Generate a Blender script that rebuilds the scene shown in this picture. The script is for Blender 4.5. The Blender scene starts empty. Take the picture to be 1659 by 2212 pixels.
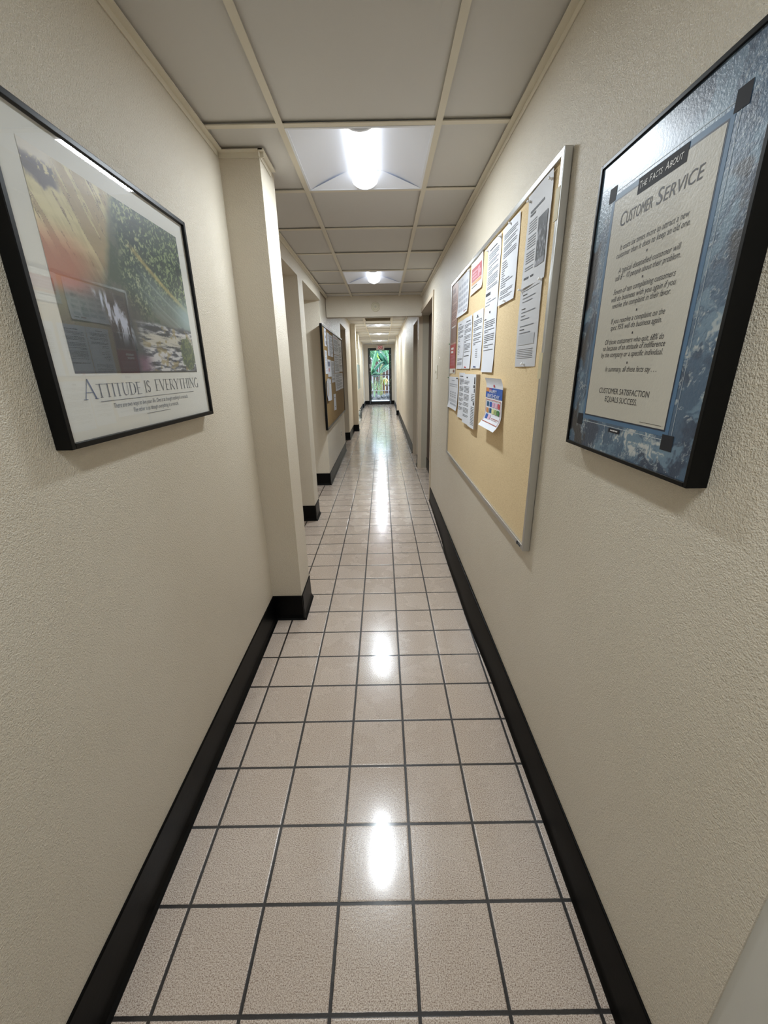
import bpy, bmesh, math, random
import numpy as np
from mathutils import Vector, Matrix, noise as mnoise
random.seed(7)
PI = math.pi
scene = bpy.context.scene
COL = scene.collection

# ------------------------------------------------------------------ camera, light, exposure
F_PX = 877.07
cam_d = bpy.data.cameras.new('camera')
cam = bpy.data.objects.new('camera', cam_d)
COL.objects.link(cam)
cam_d.sensor_fit = 'VERTICAL'
cam_d.sensor_height = 24.0
cam_d.sensor_width = 18.0
cam_d.lens = F_PX / 2212 * 24.0
cam_d.clip_start = 0.02
cam_d.clip_end = 200
P_, Y_, R_ = 0.3367, 0.0016, -0.0185
B_ = Matrix(((1, 0, 0), (0, 0, -1), (0, 1, 0)))
Ry_ = Matrix(((math.cos(Y_), math.sin(Y_), 0), (-math.sin(Y_), math.cos(Y_), 0), (0, 0, 1)))
Rp_ = Matrix(((1, 0, 0), (0, math.cos(P_), -math.sin(P_)), (0, math.sin(P_), math.cos(P_))))
Rr_ = Matrix(((math.cos(R_), -math.sin(R_), 0), (math.sin(R_), math.cos(R_), 0), (0, 0, 1)))
M_ = Rr_ @ Rp_ @ B_ @ Ry_                       # world -> (right, down, forward)
rx, dn, fw = Vector(M_[0]), Vector(M_[1]), Vector(M_[2])
rot = Matrix((rx, -dn, -fw)).transposed()
cam.matrix_world = Matrix.Translation((0, 0, 1.4359)) @ rot.to_4x4()
scene.camera = cam

LAMP = 2.5                                     # emission strength of the ceiling lamps
world = bpy.data.worlds.new('world'); scene.world = world
world.use_nodes = True
wn = world.node_tree.nodes; wl = world.node_tree.links
bg = wn['Background']
bg.inputs['Color'].default_value = (0.62, 0.80, 1.0, 1)
bg.inputs['Strength'].default_value = 3.6
sun_d = bpy.data.lights.new('sun', 'SUN'); sun_d.energy = 3.6; sun_d.angle = 0.02; sun_d.color = (1, 0.95, 0.84)
sun = bpy.data.objects.new('sun', sun_d); COL.objects.link(sun)
sun.rotation_euler = (math.radians(28), math.radians(22), 0)
sun.location = (0, 24, 6)

vs = scene.view_settings
scene.display_settings.display_device = 'sRGB'
vs.view_transform = 'Standard'; vs.look = 'None'; vs.gamma = 1.0; vs.use_curve_mapping = False
vs.exposure = 0.0
LAMP_W = 18.6                                   # watts of each lamp's downward light
scene.cycles.max_bounces = 14
scene.cycles.diffuse_bounces = 10
scene.cycles.denoising_prefilter = 'NONE'
scene.cycles.sample_clamp_indirect = 6.0
scene.cycles.use_denoising = True

# ------------------------------------------------------------------ helpers
def lin(c):
    return tuple(((x / 255) / 12.92 if x / 255 <= .04045 else ((x / 255 + .055) / 1.055) ** 2.4) for x in c)

def mat(name, col=(200, 200, 200), rough=.5, metal=0.0, spec=.5, emis=None, estr=0.0, coat=0.0):
    m = bpy.data.materials.new(name); m.use_nodes = True
    b = m.node_tree.nodes['Principled BSDF']
    b.inputs['Base Color'].default_value = (*lin(col), 1)
    b.inputs['Roughness'].default_value = rough
    b.inputs['Metallic'].default_value = metal
    b.inputs['Specular IOR Level'].default_value = spec
    b.inputs['Coat Weight'].default_value = coat
    if emis:
        b.inputs['Emission Color'].default_value = (*lin(emis), 1)
        b.inputs['Emission Strength'].default_value = estr
    return m

class NT:
    def __init__(s, m): s.m = m; s.t = m.node_tree; s.b = s.t.nodes['Principled BSDF']
    def n(s, typ, **kw):
        o = s.t.nodes.new(typ)
        for k, v in kw.items():
            if k in o.inputs.keys(): o.inputs[k].default_value = v
            else: setattr(o, k, v)
        return o
    def l(s, a, b): s.t.links.new(a, b)
    def pos(s):
        return s.n('ShaderNodeNewGeometry').outputs['Position']
    def objc(s):
        return s.n('ShaderNodeTexCoord').outputs['Object']
    def noise(s, vec, scale, detail=2.0, rough=.5, dist=0.0):
        o = s.n('ShaderNodeTexNoise'); s.l(vec, o.inputs['Vector'])
        o.inputs['Scale'].default_value = scale; o.inputs['Detail'].default_value = detail
        o.inputs['Roughness'].default_value = rough; o.inputs['Distortion'].default_value = dist
        return o.outputs['Fac']
    def ramp(s, fac, stops):
        o = s.n('ShaderNodeValToRGB'); s.l(fac, o.inputs['Fac']); e = o.color_ramp.elements
        while len(e) < len(stops): e.new(.5)
        for i, (p, c) in enumerate(stops):
            e[i].position = p; e[i].color = (*c, 1)
        return o.outputs['Color']
    def math(s, op, a, b=None, c=None):
        o = s.n('ShaderNodeMath', operation=op)
        for i, v in enumerate((a, b, c)):
            if v is None: continue
            if isinstance(v, (int, float)): o.inputs[i].default_value = v
            else: s.l(v, o.inputs[i])
        return o.outputs[0]
    def mix(s, fac, a, b):
        o = s.n('ShaderNodeMix', data_type='RGBA')
        if isinstance(fac, (int, float)): o.inputs[0].default_value = fac
        else: s.l(fac, o.inputs[0])
        for i, v in ((6, a), (7, b)):
            if isinstance(v, tuple): o.inputs[i].default_value = (*v, 1)
            else: s.l(v, o.inputs[i])
        return o.outputs[2]
    def bump(s, h, strength=.3, dist=.002, normal=None):
        o = s.n('ShaderNodeBump'); s.l(h, o.inputs['Height'])
        o.inputs['Strength'].default_value = strength; o.inputs['Distance'].default_value = dist
        if normal is not None: s.l(normal, o.inputs['Normal'])
        return o.outputs['Normal']

class MB:
    """collects shapes for one mesh object"""
    def __init__(s): s.bm = bmesh.new()
    def box(s, x0, x1, y0, y1, z0, z1):
        v = [s.bm.verts.new(p) for p in ((x0, y0, z0), (x1, y0, z0), (x1, y1, z0), (x0, y1, z0),
                                         (x0, y0, z1), (x1, y0, z1), (x1, y1, z1), (x0, y1, z1))]
        for f in ((3, 2, 1, 0), (4, 5, 6, 7), (0, 1, 5, 4), (1, 2, 6, 5), (2, 3, 7, 6), (3, 0, 4, 7)):
            s.bm.faces.new([v[i] for i in f])
        return s
    def face(s, pts):
        s.bm.faces.new([s.bm.verts.new(p) for p in pts]); return s
    def prism(s, prof, a, b):
        """prof: list of 3D offset functions evaluated at the ends: prof points given as Vectors added to a and b"""
        va = [s.bm.verts.new(Vector(a) + Vector(p)) for p in prof]
        vb = [s.bm.verts.new(Vector(b) + Vector(p)) for p in prof]
        n = len(prof)
        for i in range(n):
            j = (i + 1) % n
            s.bm.faces.new((va[i], va[j], vb[j], vb[i]))
        s.bm.faces.new(va[::-1]); s.bm.faces.new(vb)
        return s
    def cyl(s, c, axis, r, h, seg=24, r2=None):
        c = Vector(c); ax = Vector(axis).normalized()
        t = ax.orthogonal().normalized(); u = ax.cross(t)
        r2 = r if r2 is None else r2
        A = [s.bm.verts.new(c + (t * math.cos(2 * PI * i / seg) + u * math.sin(2 * PI * i / seg)) * r) for i in range(seg)]
        Bv = [s.bm.verts.new(c + ax * h + (t * math.cos(2 * PI * i / seg) + u * math.sin(2 * PI * i / seg)) * r2) for i in range(seg)]
        for i in range(seg):
            j = (i + 1) % seg
            s.bm.faces.new((A[i], A[j], Bv[j], Bv[i]))
        s.bm.faces.new(A[::-1]); s.bm.faces.new(Bv)
        return s
    def lathe(s, c, axis, prof, seg=28):
        c = Vector(c); ax = Vector(axis).normalized()
        t = ax.orthogonal().normalized(); u = ax.cross(t)
        rings = []
        for r, h in prof:
            rings.append([s.bm.verts.new(c + ax * h + (t * math.cos(2 * PI * i / seg) + u * math.sin(2 * PI * i / seg)) * max(r, 1e-5)) for i in range(seg)])
        for a, b in zip(rings, rings[1:]):
            for i in range(seg):
                j = (i + 1) % seg
                s.bm.faces.new((a[i], a[j], b[j], b[i]))
        return s
    def grid(s, fn, nu, nv):
        vv = [[s.bm.verts.new(fn(i / nu, j / nv)) for i in range(nu + 1)] for j in range(nv + 1)]
        for j in range(nv):
            for i in range(nu):
                s.bm.faces.new((vv[j][i], vv[j][i + 1], vv[j + 1][i + 1], vv[j + 1][i]))
        return s
    def build(s, name, m, parent=None, bevel=0.0, smooth=False, loc=None):
        bmesh.ops.recalc_face_normals(s.bm, faces=s.bm.faces) if not getattr(s, 'keep', False) else None
        me = bpy.data.meshes.new(name)
        if loc is not None:
            bmesh.ops.translate(s.bm, verts=s.bm.verts, vec=-Vector(loc))
        s.bm.to_mesh(me); s.bm.free()
        o = bpy.data.objects.new(name, me); COL.objects.link(o)
        if loc is not None: o.location = loc
        for mm in (m if isinstance(m, (list, tuple)) else [m]): me.materials.append(mm)
        if parent is not None:
            o.parent = parent
            base = parent.location.copy()
            pp = parent.parent
            while pp is not None:
                base += pp.location; pp = pp.parent
            o.location = (Vector(loc) if loc is not None else Vector((0, 0, 0))) - base
        if bevel:
            md = o.modifiers.new('bevel', 'BEVEL'); md.width = bevel; md.segments = 2; md.limit_method = 'ANGLE'
        if smooth:
            for p in me.polygons: p.use_smooth = True
        return o

def tag(o, label=None, cat=None, group=None, kind=None):
    if label: o['label'] = label
    if cat: o['category'] = cat
    if group: o['group'] = group
    if kind: o['kind'] = kind
    return o

def thing(name, loc, label, cat, group=None):
    o = bpy.data.objects.new(name, None); COL.objects.link(o); o.location = loc
    o.empty_display_size = .05
    return tag(o, label, cat, group)

# ------------------------------------------------------------------ materials
def wall_material():
    m = mat('wall_paint', (214, 207, 190), rough=.36, spec=.6); k = NT(m)
    p = k.pos()
    n1 = k.noise(p, 330, 2, .6); n2 = k.noise(p, 165, 2, .5)
    h = k.math('ADD', k.math('MULTIPLY', n1, .7), k.math('MULTIPLY', n2, .8))
    k.l(k.bump(h, .95, .003), k.b.inputs['Normal'])
    big = k.noise(p, 1.4, 3, .55)
    k.l(k.ramp(big, [(.3, lin((216, 206, 187))), (.7, lin((223, 214, 197)))]), k.b.inputs['Base Color'])
    return m
WALL = wall_material()

def plain_bump(name, col, rough, scale, strength, dist=.001, spec=.5, **kw):
    m = mat(name, col, rough, spec=spec, **kw); k = NT(m)
    k.l(k.bump(k.noise(k.pos(), scale, 3, .6), strength, dist), k.b.inputs['Normal'])
    return m
CEIL = plain_bump('ceiling_panel_vinyl', (206, 204, 200), .6, 500, .25, .001)
TEE = mat('tee_enamel', (220, 213, 196), .45)
PATCH = plain_bump('smooth_plaster', (206, 204, 196), .6, 300, .15)
RUBBER = plain_bump('black_rubber', (3, 3, 3), .42, 60, .12, .002, spec=.15)
FRAME_PAINT = mat('beige_frame_paint', (205, 190, 168), .4)
BLACK = mat('black_enamel', (8, 8, 8), .38, spec=.2)
ALU = mat('brushed_aluminium', (200, 200, 198), .34, metal=.85)
ALU2 = mat('bronze_black_aluminium', (20, 20, 20), .35, metal=.3)
PAPER = plain_bump('paper', (226, 229, 236), .6, 90, .12, .001)
PAPER_W = plain_bump('warm_paper', (230, 226, 216), .6, 90, .12, .001)
PAPER_G = plain_bump('grey_paper', (203, 204, 208), .55, 90, .12, .001)
NEWS = plain_bump('newsprint', (190, 172, 150), .8, 300, .4, .002)
INK = mat('grey_ink', (105, 107, 114), .6)
INKD = mat('dark_ink', (48, 48, 52), .6)
RED = mat('red_print', (164, 50, 58), .5)
REDD = mat('brick_red_print', (176, 70, 66), .5)
PINK = mat('pink_print', (200, 140, 150), .5)
ORANGE = mat('orange_print', (214, 142, 84), .5)
WHITE = mat('white_print', (238, 236, 234), .5)
BLUEP = mat('blue_print', (52, 96, 170), .5)
LENS = mat('lamp_lens', (255, 255, 255), .4, emis=(244, 249, 255), estr=LAMP)
TROFFER = plain_bump('troffer_white', (236, 240, 248), .4, 40, .05)
STEEL = mat('steel', (190, 190, 192), .25, metal=1.0)
PLASTIC = mat('cream_plastic', (226, 222, 206), .35)

def tile_material():
    m = mat('floor_tile', (170, 150, 132), .2, spec=.5); k = NT(m)
    p = k.pos(); sp = k.n('ShaderNodeSeparateXYZ'); k.l(p, sp.inputs[0])
    T = 0.2127
    d = []
    ids = []
    for ax, o0 in (('X', -.5764), ('Y', .5122)):
        u = k.math('DIVIDE', k.math('SUBTRACT', sp.outputs[ax], o0), T)
        ids.append(k.math('FLOOR', u))
        f = k.math('FRACT', u)
        e = k.math('MINIMUM', f, k.math('SUBTRACT', 1.0, f))
        d.append(k.math('MULTIPLY', e, T))
    dist = k.math('MINIMUM', d[0], d[1])
    wob = k.noise(p, 90, 2, .6)
    gw = k.math('ADD', .0035, k.math('MULTIPLY', wob, .0018))
    mr = k.n('ShaderNodeMapRange'); k.l(k.math('SUBTRACT', dist, gw), mr.inputs[0])
    mr.inputs[1].default_value = -.0004; mr.inputs[2].default_value = .0006
    tilemask = mr.outputs[0]
    sp1 = k.noise(p, 340, 2.5, .75)
    spk = k.ramp(sp1, [(.37, lin((128, 106, 94))), (.46, lin((192, 174, 158))), (.54, lin((220, 204, 188))), (.64, lin((234, 224, 214)))])
    big = k.noise(p, 2.2, 3, .5)
    spk = k.mix(k.math('MULTIPLY', big, .2), spk, lin((172, 150, 134)))
    wn_ = k.n('ShaderNodeTexWhiteNoise', noise_dimensions='2D')
    cb = k.n('ShaderNodeCombineXYZ'); k.l(ids[0], cb.inputs[0]); k.l(ids[1], cb.inputs[1]); k.l(cb.outputs[0], wn_.inputs['Vector'])
    spk = k.mix(k.math('MULTIPLY', wn_.outputs['Value'], .14), spk, lin((166, 146, 130)))
    grout = k.ramp(k.noise(p, 300, 2, .6), [(.3, lin((28, 24, 22))), (.7, lin((48, 42, 39)))])
    k.l(k.mix(tilemask, grout, spk), k.b.inputs['Base Color'])
    hr = k.n('ShaderNodeMapRange', interpolation_type='SMOOTHSTEP'); k.l(dist, hr.inputs[0])
    hr.inputs[1].default_value = .002; hr.inputs[2].default_value = .0085
    h = k.math('ADD', hr.outputs[0], k.math('MULTIPLY', k.noise(p, 110, 2, .5), .3))
    h = k.math('ADD', h, k.math('MULTIPLY', k.noise(p, 9, 2, .5), .35))
    k.l(k.bump(h, .5, .0022), k.b.inputs['Normal'])
    rg = k.ramp(k.noise(p, 5, 4, .6), [(.35, (.20,) * 3), (.7, (.34,) * 3)])
    k.l(k.mix(tilemask, (.42, .42, .42), rg), k.b.inputs['Roughness'])
    k.b.inputs['Coat Weight'].default_value = .5
    k.b.inputs['Coat Roughness'].default_value = .12
    k.b.inputs['Coat Weight'].default_value = .7
    return m
TILE = tile_material()

def cork_material(name, a, b, c):
    m = mat(name, b, .85, spec=.2); k = NT(m); p = k.pos()
    n = k.noise(p, 330, 3, .7)
    col = k.ramp(n, [(.33, lin(a)), (.5, lin(b)), (.68, lin(c))])
    big = k.noise(p, 3.0, 3, .5)
    col = k.mix(k.math('MULTIPLY', big, .35), col, lin(tuple(int(x * .88) for x in b)))
    k.l(col, k.b.inputs['Base Color'])
    k.l(k.bump(n, .25, .001), k.b.inputs['Normal'])
    return m
CORK = cork_material('cork', (208, 182, 138), (234, 210, 168), (244, 224, 186))
CORK_OLD = cork_material('dark_cork', (128, 102, 66), (164, 136, 92), (182, 152, 104))

def veneer(name, a, b):
    m = mat(name, a, .45); k = NT(m); p = k.pos()
    mp = k.n('ShaderNodeMapping'); k.l(p, mp.inputs[0]); mp.inputs['Scale'].default_value = (14, 14, 1.1)
    k.l(k.ramp(k.noise(mp.outputs[0], 3, 4, .6, .6), [(.3, lin(a)), (.7, lin(b))]), k.b.inputs['Base Color'])
    return m
DOORWOOD = veneer('dark_door_veneer', (58, 38, 28), (78, 52, 38))
DOOROLIVE = veneer('olive_door_veneer', (98, 88, 62), (120, 106, 78))

# ------------------------------------------------------------------ structure: floor, walls, ceilings
ZC, ZF = 2.326, 2.44                                 # ceiling heights before and beyond the beam
XR, XL = .53, -.685
YB = 5.82                                            # the beam
YE = 18.5                                            # end wall
tag(MB().box(-2.0, .9, -2.2, YE + .12, -.05, 0).build('floor', TILE), kind='structure')

m = MB()
m.box(.53, .80, .36, 4.50, 0, 2.62)
m.box(.53, .80, 4.50, 6.17, 2.127, 2.62)
m.box(.53, .80, 6.17, 6.40, 0, 2.62)
m.box(.53, .80, 6.40, 7.30, 2.117, 2.62); m.box(.72, .80, 4.50, 7.30, 0, 2.12)  # second box: unseen backing added behind the doors to stop sky light leaking in
m.box(.53, .80, 7.30, YE, 0, 2.62)
m.box(.475, .53, 13.84, 14.25, 0, 2.5)
tag(m.build('wall_right', WALL), kind='structure')
tag(MB().box(.533, .80, -2.2, .36, 0, 2.62).build('wall_near_right', PATCH), kind='structure')

m = MB()
m.box(-.95, XL, -2.2, 2.15, 0, 2.62)                 # near wall
m.box(-2.0, -.51, 2.15, 2.405, 0, 2.62)              # pilaster standing out from the wall
m.box(-2.0, -.70, 2.405, 3.885, 2.20, 2.62)
m.box(-2.0, -.70, 3.885, 4.11, 0, 2.62)
m.box(-2.0, -.70, 4.11, 5.24, 2.207, 2.62)
m.box(-2.0, -.715, 5.24, 7.70, 0, 2.62)
m.box(-2.0, -.715, 7.70, 8.95, 2.215, 2.62)
m.box(-2.0, -.73, 8.95, 10.26, 0, 2.62)
m.box(-2.0, -.61, 10.26, 10.50, 0, 2.62)
m.box(-2.0, -.80, 10.50, YE, 0, 2.62)
m.box(-.80, -.765, 16.9, YE, 0, 2.5)
m.box(-2.1, -2.0, 2.1, 11, 0, 2.62)
tag(m.build('wall_left', WALL), kind='structure')
tag(MB().box(-.95, .80, -2.3, -2.2, 0, 2.62).build('wall_back', WALL), kind='structure')
m = MB()
m.box(-.80, -.585, YE, YE + .14, 0, 2.62); m.box(.405, .53, YE, YE + .14, 0, 2.62); m.box(-.585, .405, YE, YE + .14, 2.31, 2.62)
WALL_END = plain_bump('end_wall_paint', (212, 206, 196), .6, 200, .3)
tag(m.build('wall_end', WALL_END), kind='structure')
tag(MB().box(-.71, .53, YB, YB + .13, 2.092, 2.62).build('wall_beam', WALL), kind='structure')
tag(MB().box(-2.1, .8, -2.3, YE + .14, 2.62, 2.70).build('ceiling_leak_cover', CEIL), kind='structure')  # unseen cover added to keep sky light out of the panel gaps

GX = [-.3746 + i * .6096 for i in range(-1, 3)]
def ceiling(y_rows, z, y0, y1, x0, x1, skip, name):
    """suspended ceiling: white tees and lay-in panels; cells in skip stay free"""
    rnd = random.Random(3)
    root = MB()
    w, t = .0125, .0035
    for gx in GX[1:3]:
        root.box(gx - w, gx + w, y0, y1, z, z + t)
    for r in y_rows:
        if y0 < r < y1: root.box(x0, x1, r - w, r + w, z + .0006, z + t + .0006)
    ro = tag(root.build(name, TEE), kind='structure')
    rows = sorted(set([y0] + [r for r in y_rows if y0 < r < y1] + [y1]))
    cols = [x0, GX[1], GX[2], x1]
    for j in range(len(rows) - 1):
        for i in range(3):
            yc = (rows[j] + rows[j + 1]) / 2
            if i == 1 and any(a < yc < b for a, b in skip): continue
            zz = z + t + .001 + rnd.uniform(0, .004)
            a = rnd.uniform(-.004, .004); b = rnd.uniform(-.003, .003)
            q = MB(); X0, X1, Y0, Y1 = cols[i] + .002, cols[i + 1] - .002, rows[j] + .003, rows[j + 1] - .003
            q.box(X0, X1, Y0, Y1, zz + .004, zz + .016)
            for v in q.bm.verts:
                v.co.z += (a * (v.co.x - X0) + b * (v.co.y - Y0))
            q.build('ceiling_panel', CEIL, ro)
    return ro
rows_near = [1.9632 + .6096 * k for k in range(-7, 7)]
fx_near = [1.9632 - 2.4384, 1.9632, 1.9632 + 2.4384]
ceiling(rows_near, ZC, -2.2, YB, -.70, .53, [(a, a + .61) for a in fx_near], 'ceiling')
rows_far = [10.30 + .6096 * k for k in range(-8, 14)]
fx_far = [10.30, 10.30 + 2.4384, 10.30 + .6096 * 9]
ceiling(rows_far, ZF, YB + .13, YE, -.80, .53, [(a, a + .61) for a in fx_far] + [(9.08, 9.69)], 'ceiling_far')

# wall angle moulding
def angle(name, segs, z):
    m = MB()
    for (x0, y0, x1, y1) in segs:
        m.box(min(x0, x1), max(x0, x1), min(y0, y1), max(y0, y1), z - .003, z + .001)
        if abs(x1 - x0) < abs(y1 - y0):
            s = 1 if x0 > 0 else -1
            xe = x1 if abs(x1) > abs(x0) else x0
            m.box(min(xe, xe - s * .003), max(xe, xe - s * .003), min(y0, y1), max(y0, y1), z - .022, z)
    return tag(m.build(name, TEE), kind='structure')
angle('trim_1', [(.505, -2.2, .529, YB), (-.66, -2.2, -.684, 2.125), (-.675, 2.43, -.699, YB)], ZC)
m = MB(); m.box(-.684, -.49, 2.125, 2.149, ZC - .003, ZC + .001); m.box(-.684, -.49, 2.146, 2.1495, ZC - .022, ZC)
m.box(-.509, -.485, 2.125, 2.335, ZC - .0034, ZC + .001); m.box(-.509, -.506, 2.125, 2.335, ZC - .022, ZC)
tag(m.build('trim_2', TEE), kind='structure')
angle('trim_3', [(.505, YB + .13, .529, 13.84), (.45, 13.84, .474, 14.25), (.505, 14.25, .529, YE), (-.69, YB + .13, -.714, 8.95), (-.705, 8.95, -.729, 10.26), (-.775, 10.5, -.799, YE)], ZF)

# baseboards: black rubber cove base with a flared toe
HB = .158
def base(name, runs):
    m = MB()
    for (ax, ay), (bx, by), (nx, ny) in runs:
        n = Vector((nx, ny, 0)); up = Vector((0, 0, 1))
        prof = [(0, 0), (.022, 0), (.022, .003), (.013, .010), (.0075, .028), (.006, HB - .004), (.004, HB), (0, HB)]
        a = Vector((ax, ay, 0)); b = Vector((bx, by, 0))
        m.prism([n * p + up * q for p, q in prof], a, b)
    return tag(m.build(name, RUBBER, bevel=0), kind='structure')
# right wall: the base has come loose and bows out between 1.5 m and 4.4 m
def bow(y):
    t = (y - 2.55) / .95
    return .030 * math.exp(-t * t) + .004 * math.sin(y * 7) * math.exp(-t * t)
m = MB()
ys = [-.9 + i * .06 for i in range(int((4.485 + .9) / .06) + 1)] + [4.485]
prof = [(0, .0), (.018, 0), (.018, .003), (.012, .010), (.0075, .028), (.006, HB - .004), (.004, HB), (0, HB)]
prev = None
for y in ys:
    ring = []
    for p, q in prof:
        x = .53 - p - bow(y) * (1 - .75 * q / HB) * (0 if p == 0 else 1)
        ring.append(m.bm.verts.new((x, y, q)))
    if prev:
        for i in range(len(prof)):
            j = (i + 1) % len(prof)
            m.bm.faces.new((prev[i], prev[j], ring[j], ring[i]))
    else: m.bm.faces.new(ring)
    prev = ring
m.bm.faces.new(prev)
tag(m.build('baseboard_right', RUBBER, smooth=True), kind='structure')
base('baseboard_far_right', [((.53, 6.19), (.53, 6.39), (-1, 0)), ((.53, 7.31), (.53, 13.84), (-1, 0)),
                             ((.552, 13.84), (.453, 13.84), (0, -1)), ((.475, 13.82), (.475, 14.27), (-1, 0)), ((.53, 14.25), (.53, YE), (-1, 0))])
base('baseboard_left', [((XL, -2.2), (XL, 2.15), (1, 0)), ((XL, 2.15), (-.50, 2.15), (0, -1)), ((-.51, 2.13), (-.51, 2.405), (1, 0)),
                        ((-2, 3.885), (-.69, 3.885), (0, -1)), ((-.70, 3.865), (-.70, 4.11), (1, 0)),
                        ((-2, 5.24), (-.705, 5.24), (0, -1)), ((-.715, 5.22), (-.715, 7.70), (1, 0)),
                        ((-2, 8.95), (-.72, 8.95), (0, -1)), ((-.73, 8.93), (-.73, 10.26), (1, 0)),
                        ((-.73, 10.26), (-.60, 10.26), (0, -1)), ((-.61, 10.24), (-.61, 10.5), (1, 0)),
                        ((-.80, 10.5), (-.80, 16.9), (1, 0)), ((-.80, 16.9), (-.755, 16.9), (0, -1)), ((-.765, 16.88), (-.765, YE), (1, 0)),
                        ((-1.99, 2.41), (-1.99, 3.88), (1, 0)), ((-1.99, 4.12), (-1.99, 5.23), (1, 0))])
base('baseboard_end', [((-.78, YE), (-.585, YE), (0, -1)), ((.405, YE), (.51, YE), (0, -1))])

# ------------------------------------------------------------------ ceiling lamps
def troffer(x0, y0, z, label, power=1.0):
    W = .5846; x0 += .0125; y0 += .0125
    cx, cy = x0 + W / 2, y0 + W / 2
    t = thing('ceiling_light', (cx, cy, z), label, 'ceiling light', 'recessed ceiling lights down the corridor')
    m = MB(); fw_ = .010; z1 = z + .004; z0 = z - .0015
    m.box(x0, x0 + fw_, y0, y0 + W, z0, z1); m.box(x0 + W - fw_, x0 + W, y0, y0 + W, z0, z1)
    m.box(x0 + fw_, x0 + W - fw_, y0, y0 + fw_, z0, z1); m.box(x0 + fw_, x0 + W - fw_, y0 + W - fw_, y0 + W, z0, z1)
    m.build('frame', TROFFER, t)
    D = .055; hw = .072
    for s in (-1, 1):
        r = MB()
        def fn(u, v, s=s):
            xa = W / 2 - fw_ + .001; xx = xa + (hw - xa) * u
            zz = D * (1 - (1 - u) ** 1.7)
            return (cx + s * xx, y0 + fw_ * .9 + (W - 1.8 * fw_) * v, z + .001 + zz)
        r.grid(fn, 10, 2)
        r.build('reflector', TROFFER, t, smooth=True)
    for s in (-1, 1):                                   # sloping end plates
        r = MB(); ye = cy + s * (W / 2 - fw_); yi = cy + s * (W / 2 - fw_ - .055)
        r.face([(cx - W / 2 + fw_, ye, z + .001), (cx + W / 2 - fw_, ye, z + .001), (cx + hw + .02, yi, z + D), (cx - hw - .02, yi, z + D)])
        r.face([(cx - hw - .02, yi, z + D), (cx + hw + .02, yi, z + D), (cx + hw + .02, yi + s * .04, z + D + .01), (cx - hw - .02, yi + s * .04, z + D + .01)])
        r.build('end_plate', TROFFER, t)
    h = MB(); h.box(x0, x0 + W, y0, y0 + W, z + D + .012, z + D + .03)
    h.box(x0 + .001, x0 + .003, y0, y0 + W, z + .004, z + D + .012); h.box(x0 + W - .003, x0 + W - .001, y0, y0 + W, z + .004, z + D + .012)
    h.box(x0, x0 + W, y0 + .001, y0 + .003, z + .004, z + D + .012); h.box(x0, x0 + W, y0 + W - .003, y0 + W - .001, z + .004, z + D + .012)
    h.build('housing', TROFFER, t)
    R = .064; zc = z + .026; RY = .026; L = W / 2 - fw_ - .012
    m = MB(); n = 20; arc = []
    for i in range(n + 1):
        a = PI + PI * i / n
        arc.append(((cx + R * math.cos(a)), zc + RY * math.sin(a)))
    arc = [(cx - R, z + .05)] + arc + [(cx + R, z + .05)]; n += 2
    A = [m.bm.verts.new((p[0], cy - L, p[1])) for p in arc]; Bq = [m.bm.verts.new((p[0], cy + L, p[1])) for p in arc]
    for i in range(n): m.bm.faces.new((A[i], A[i + 1], Bq[i + 1], Bq[i]))
    m.build('lens', LENS, t, smooth=True)
    ld = bpy.data.lights.new('lamp_light', 'AREA'); ld.shape = 'RECTANGLE'; ld.size = .09; ld.size_y = 2 * L - .04; ld.energy = LAMP_W * power; ld.color = (.86, .94, 1.0)
    lo = bpy.data.objects.new('lamp_light', ld); COL.objects.link(lo); lo.parent = t; lo.location = (0, 0, zc - RY - .003 - z)
    for s in (-1, 1):                                   # end brackets hugging the lens
        m = MB(); ya = cy + s * (L - .001); yb = cy + s * (L + .010)
        pts = [(cx - hw - .014, z + D)] + [(cx + .062 * math.cos(PI + PI * i / 18), zc + .002 + (RY + .009) * math.sin(PI + PI * i / 18)) for i in range(1, 18)] + [(cx + hw + .014, z + D)]
        va = [m.bm.verts.new((p[0], ya, p[1])) for p in pts]; vb = [m.bm.verts.new((p[0], yb, p[1])) for p in pts]
        for i in range(len(pts)):
            j = (i + 1) % len(pts); m.bm.faces.new((va[i], va[j], vb[j], vb[i]))
        m.bm.faces.new(va); m.bm.faces.new(vb)
        m.build('end_bracket', TROFFER, t)
    return t
LL = ['recessed ceiling light right above the camera, before all the others',
      'large recessed ceiling light between the pilaster and the long cork board, nearest in view',
      'recessed ceiling light just before the dropped beam, second in view',
      'recessed ceiling light first beyond the dropped beam, next to the air grille',
      'small distant ceiling light, middle one of three beyond the beam',
      'smallest and farthest ceiling light, nearest the exit door']
for i, y in enumerate(fx_near): troffer(GX[1], y, ZC, LL[i], (.66, .9, 1.35)[i])   # overhead lamp set weaker so the near end stays darker
for i, y in enumerate(fx_far): troffer(GX[1], y, ZF, LL[3 + i], 1.7)

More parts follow.
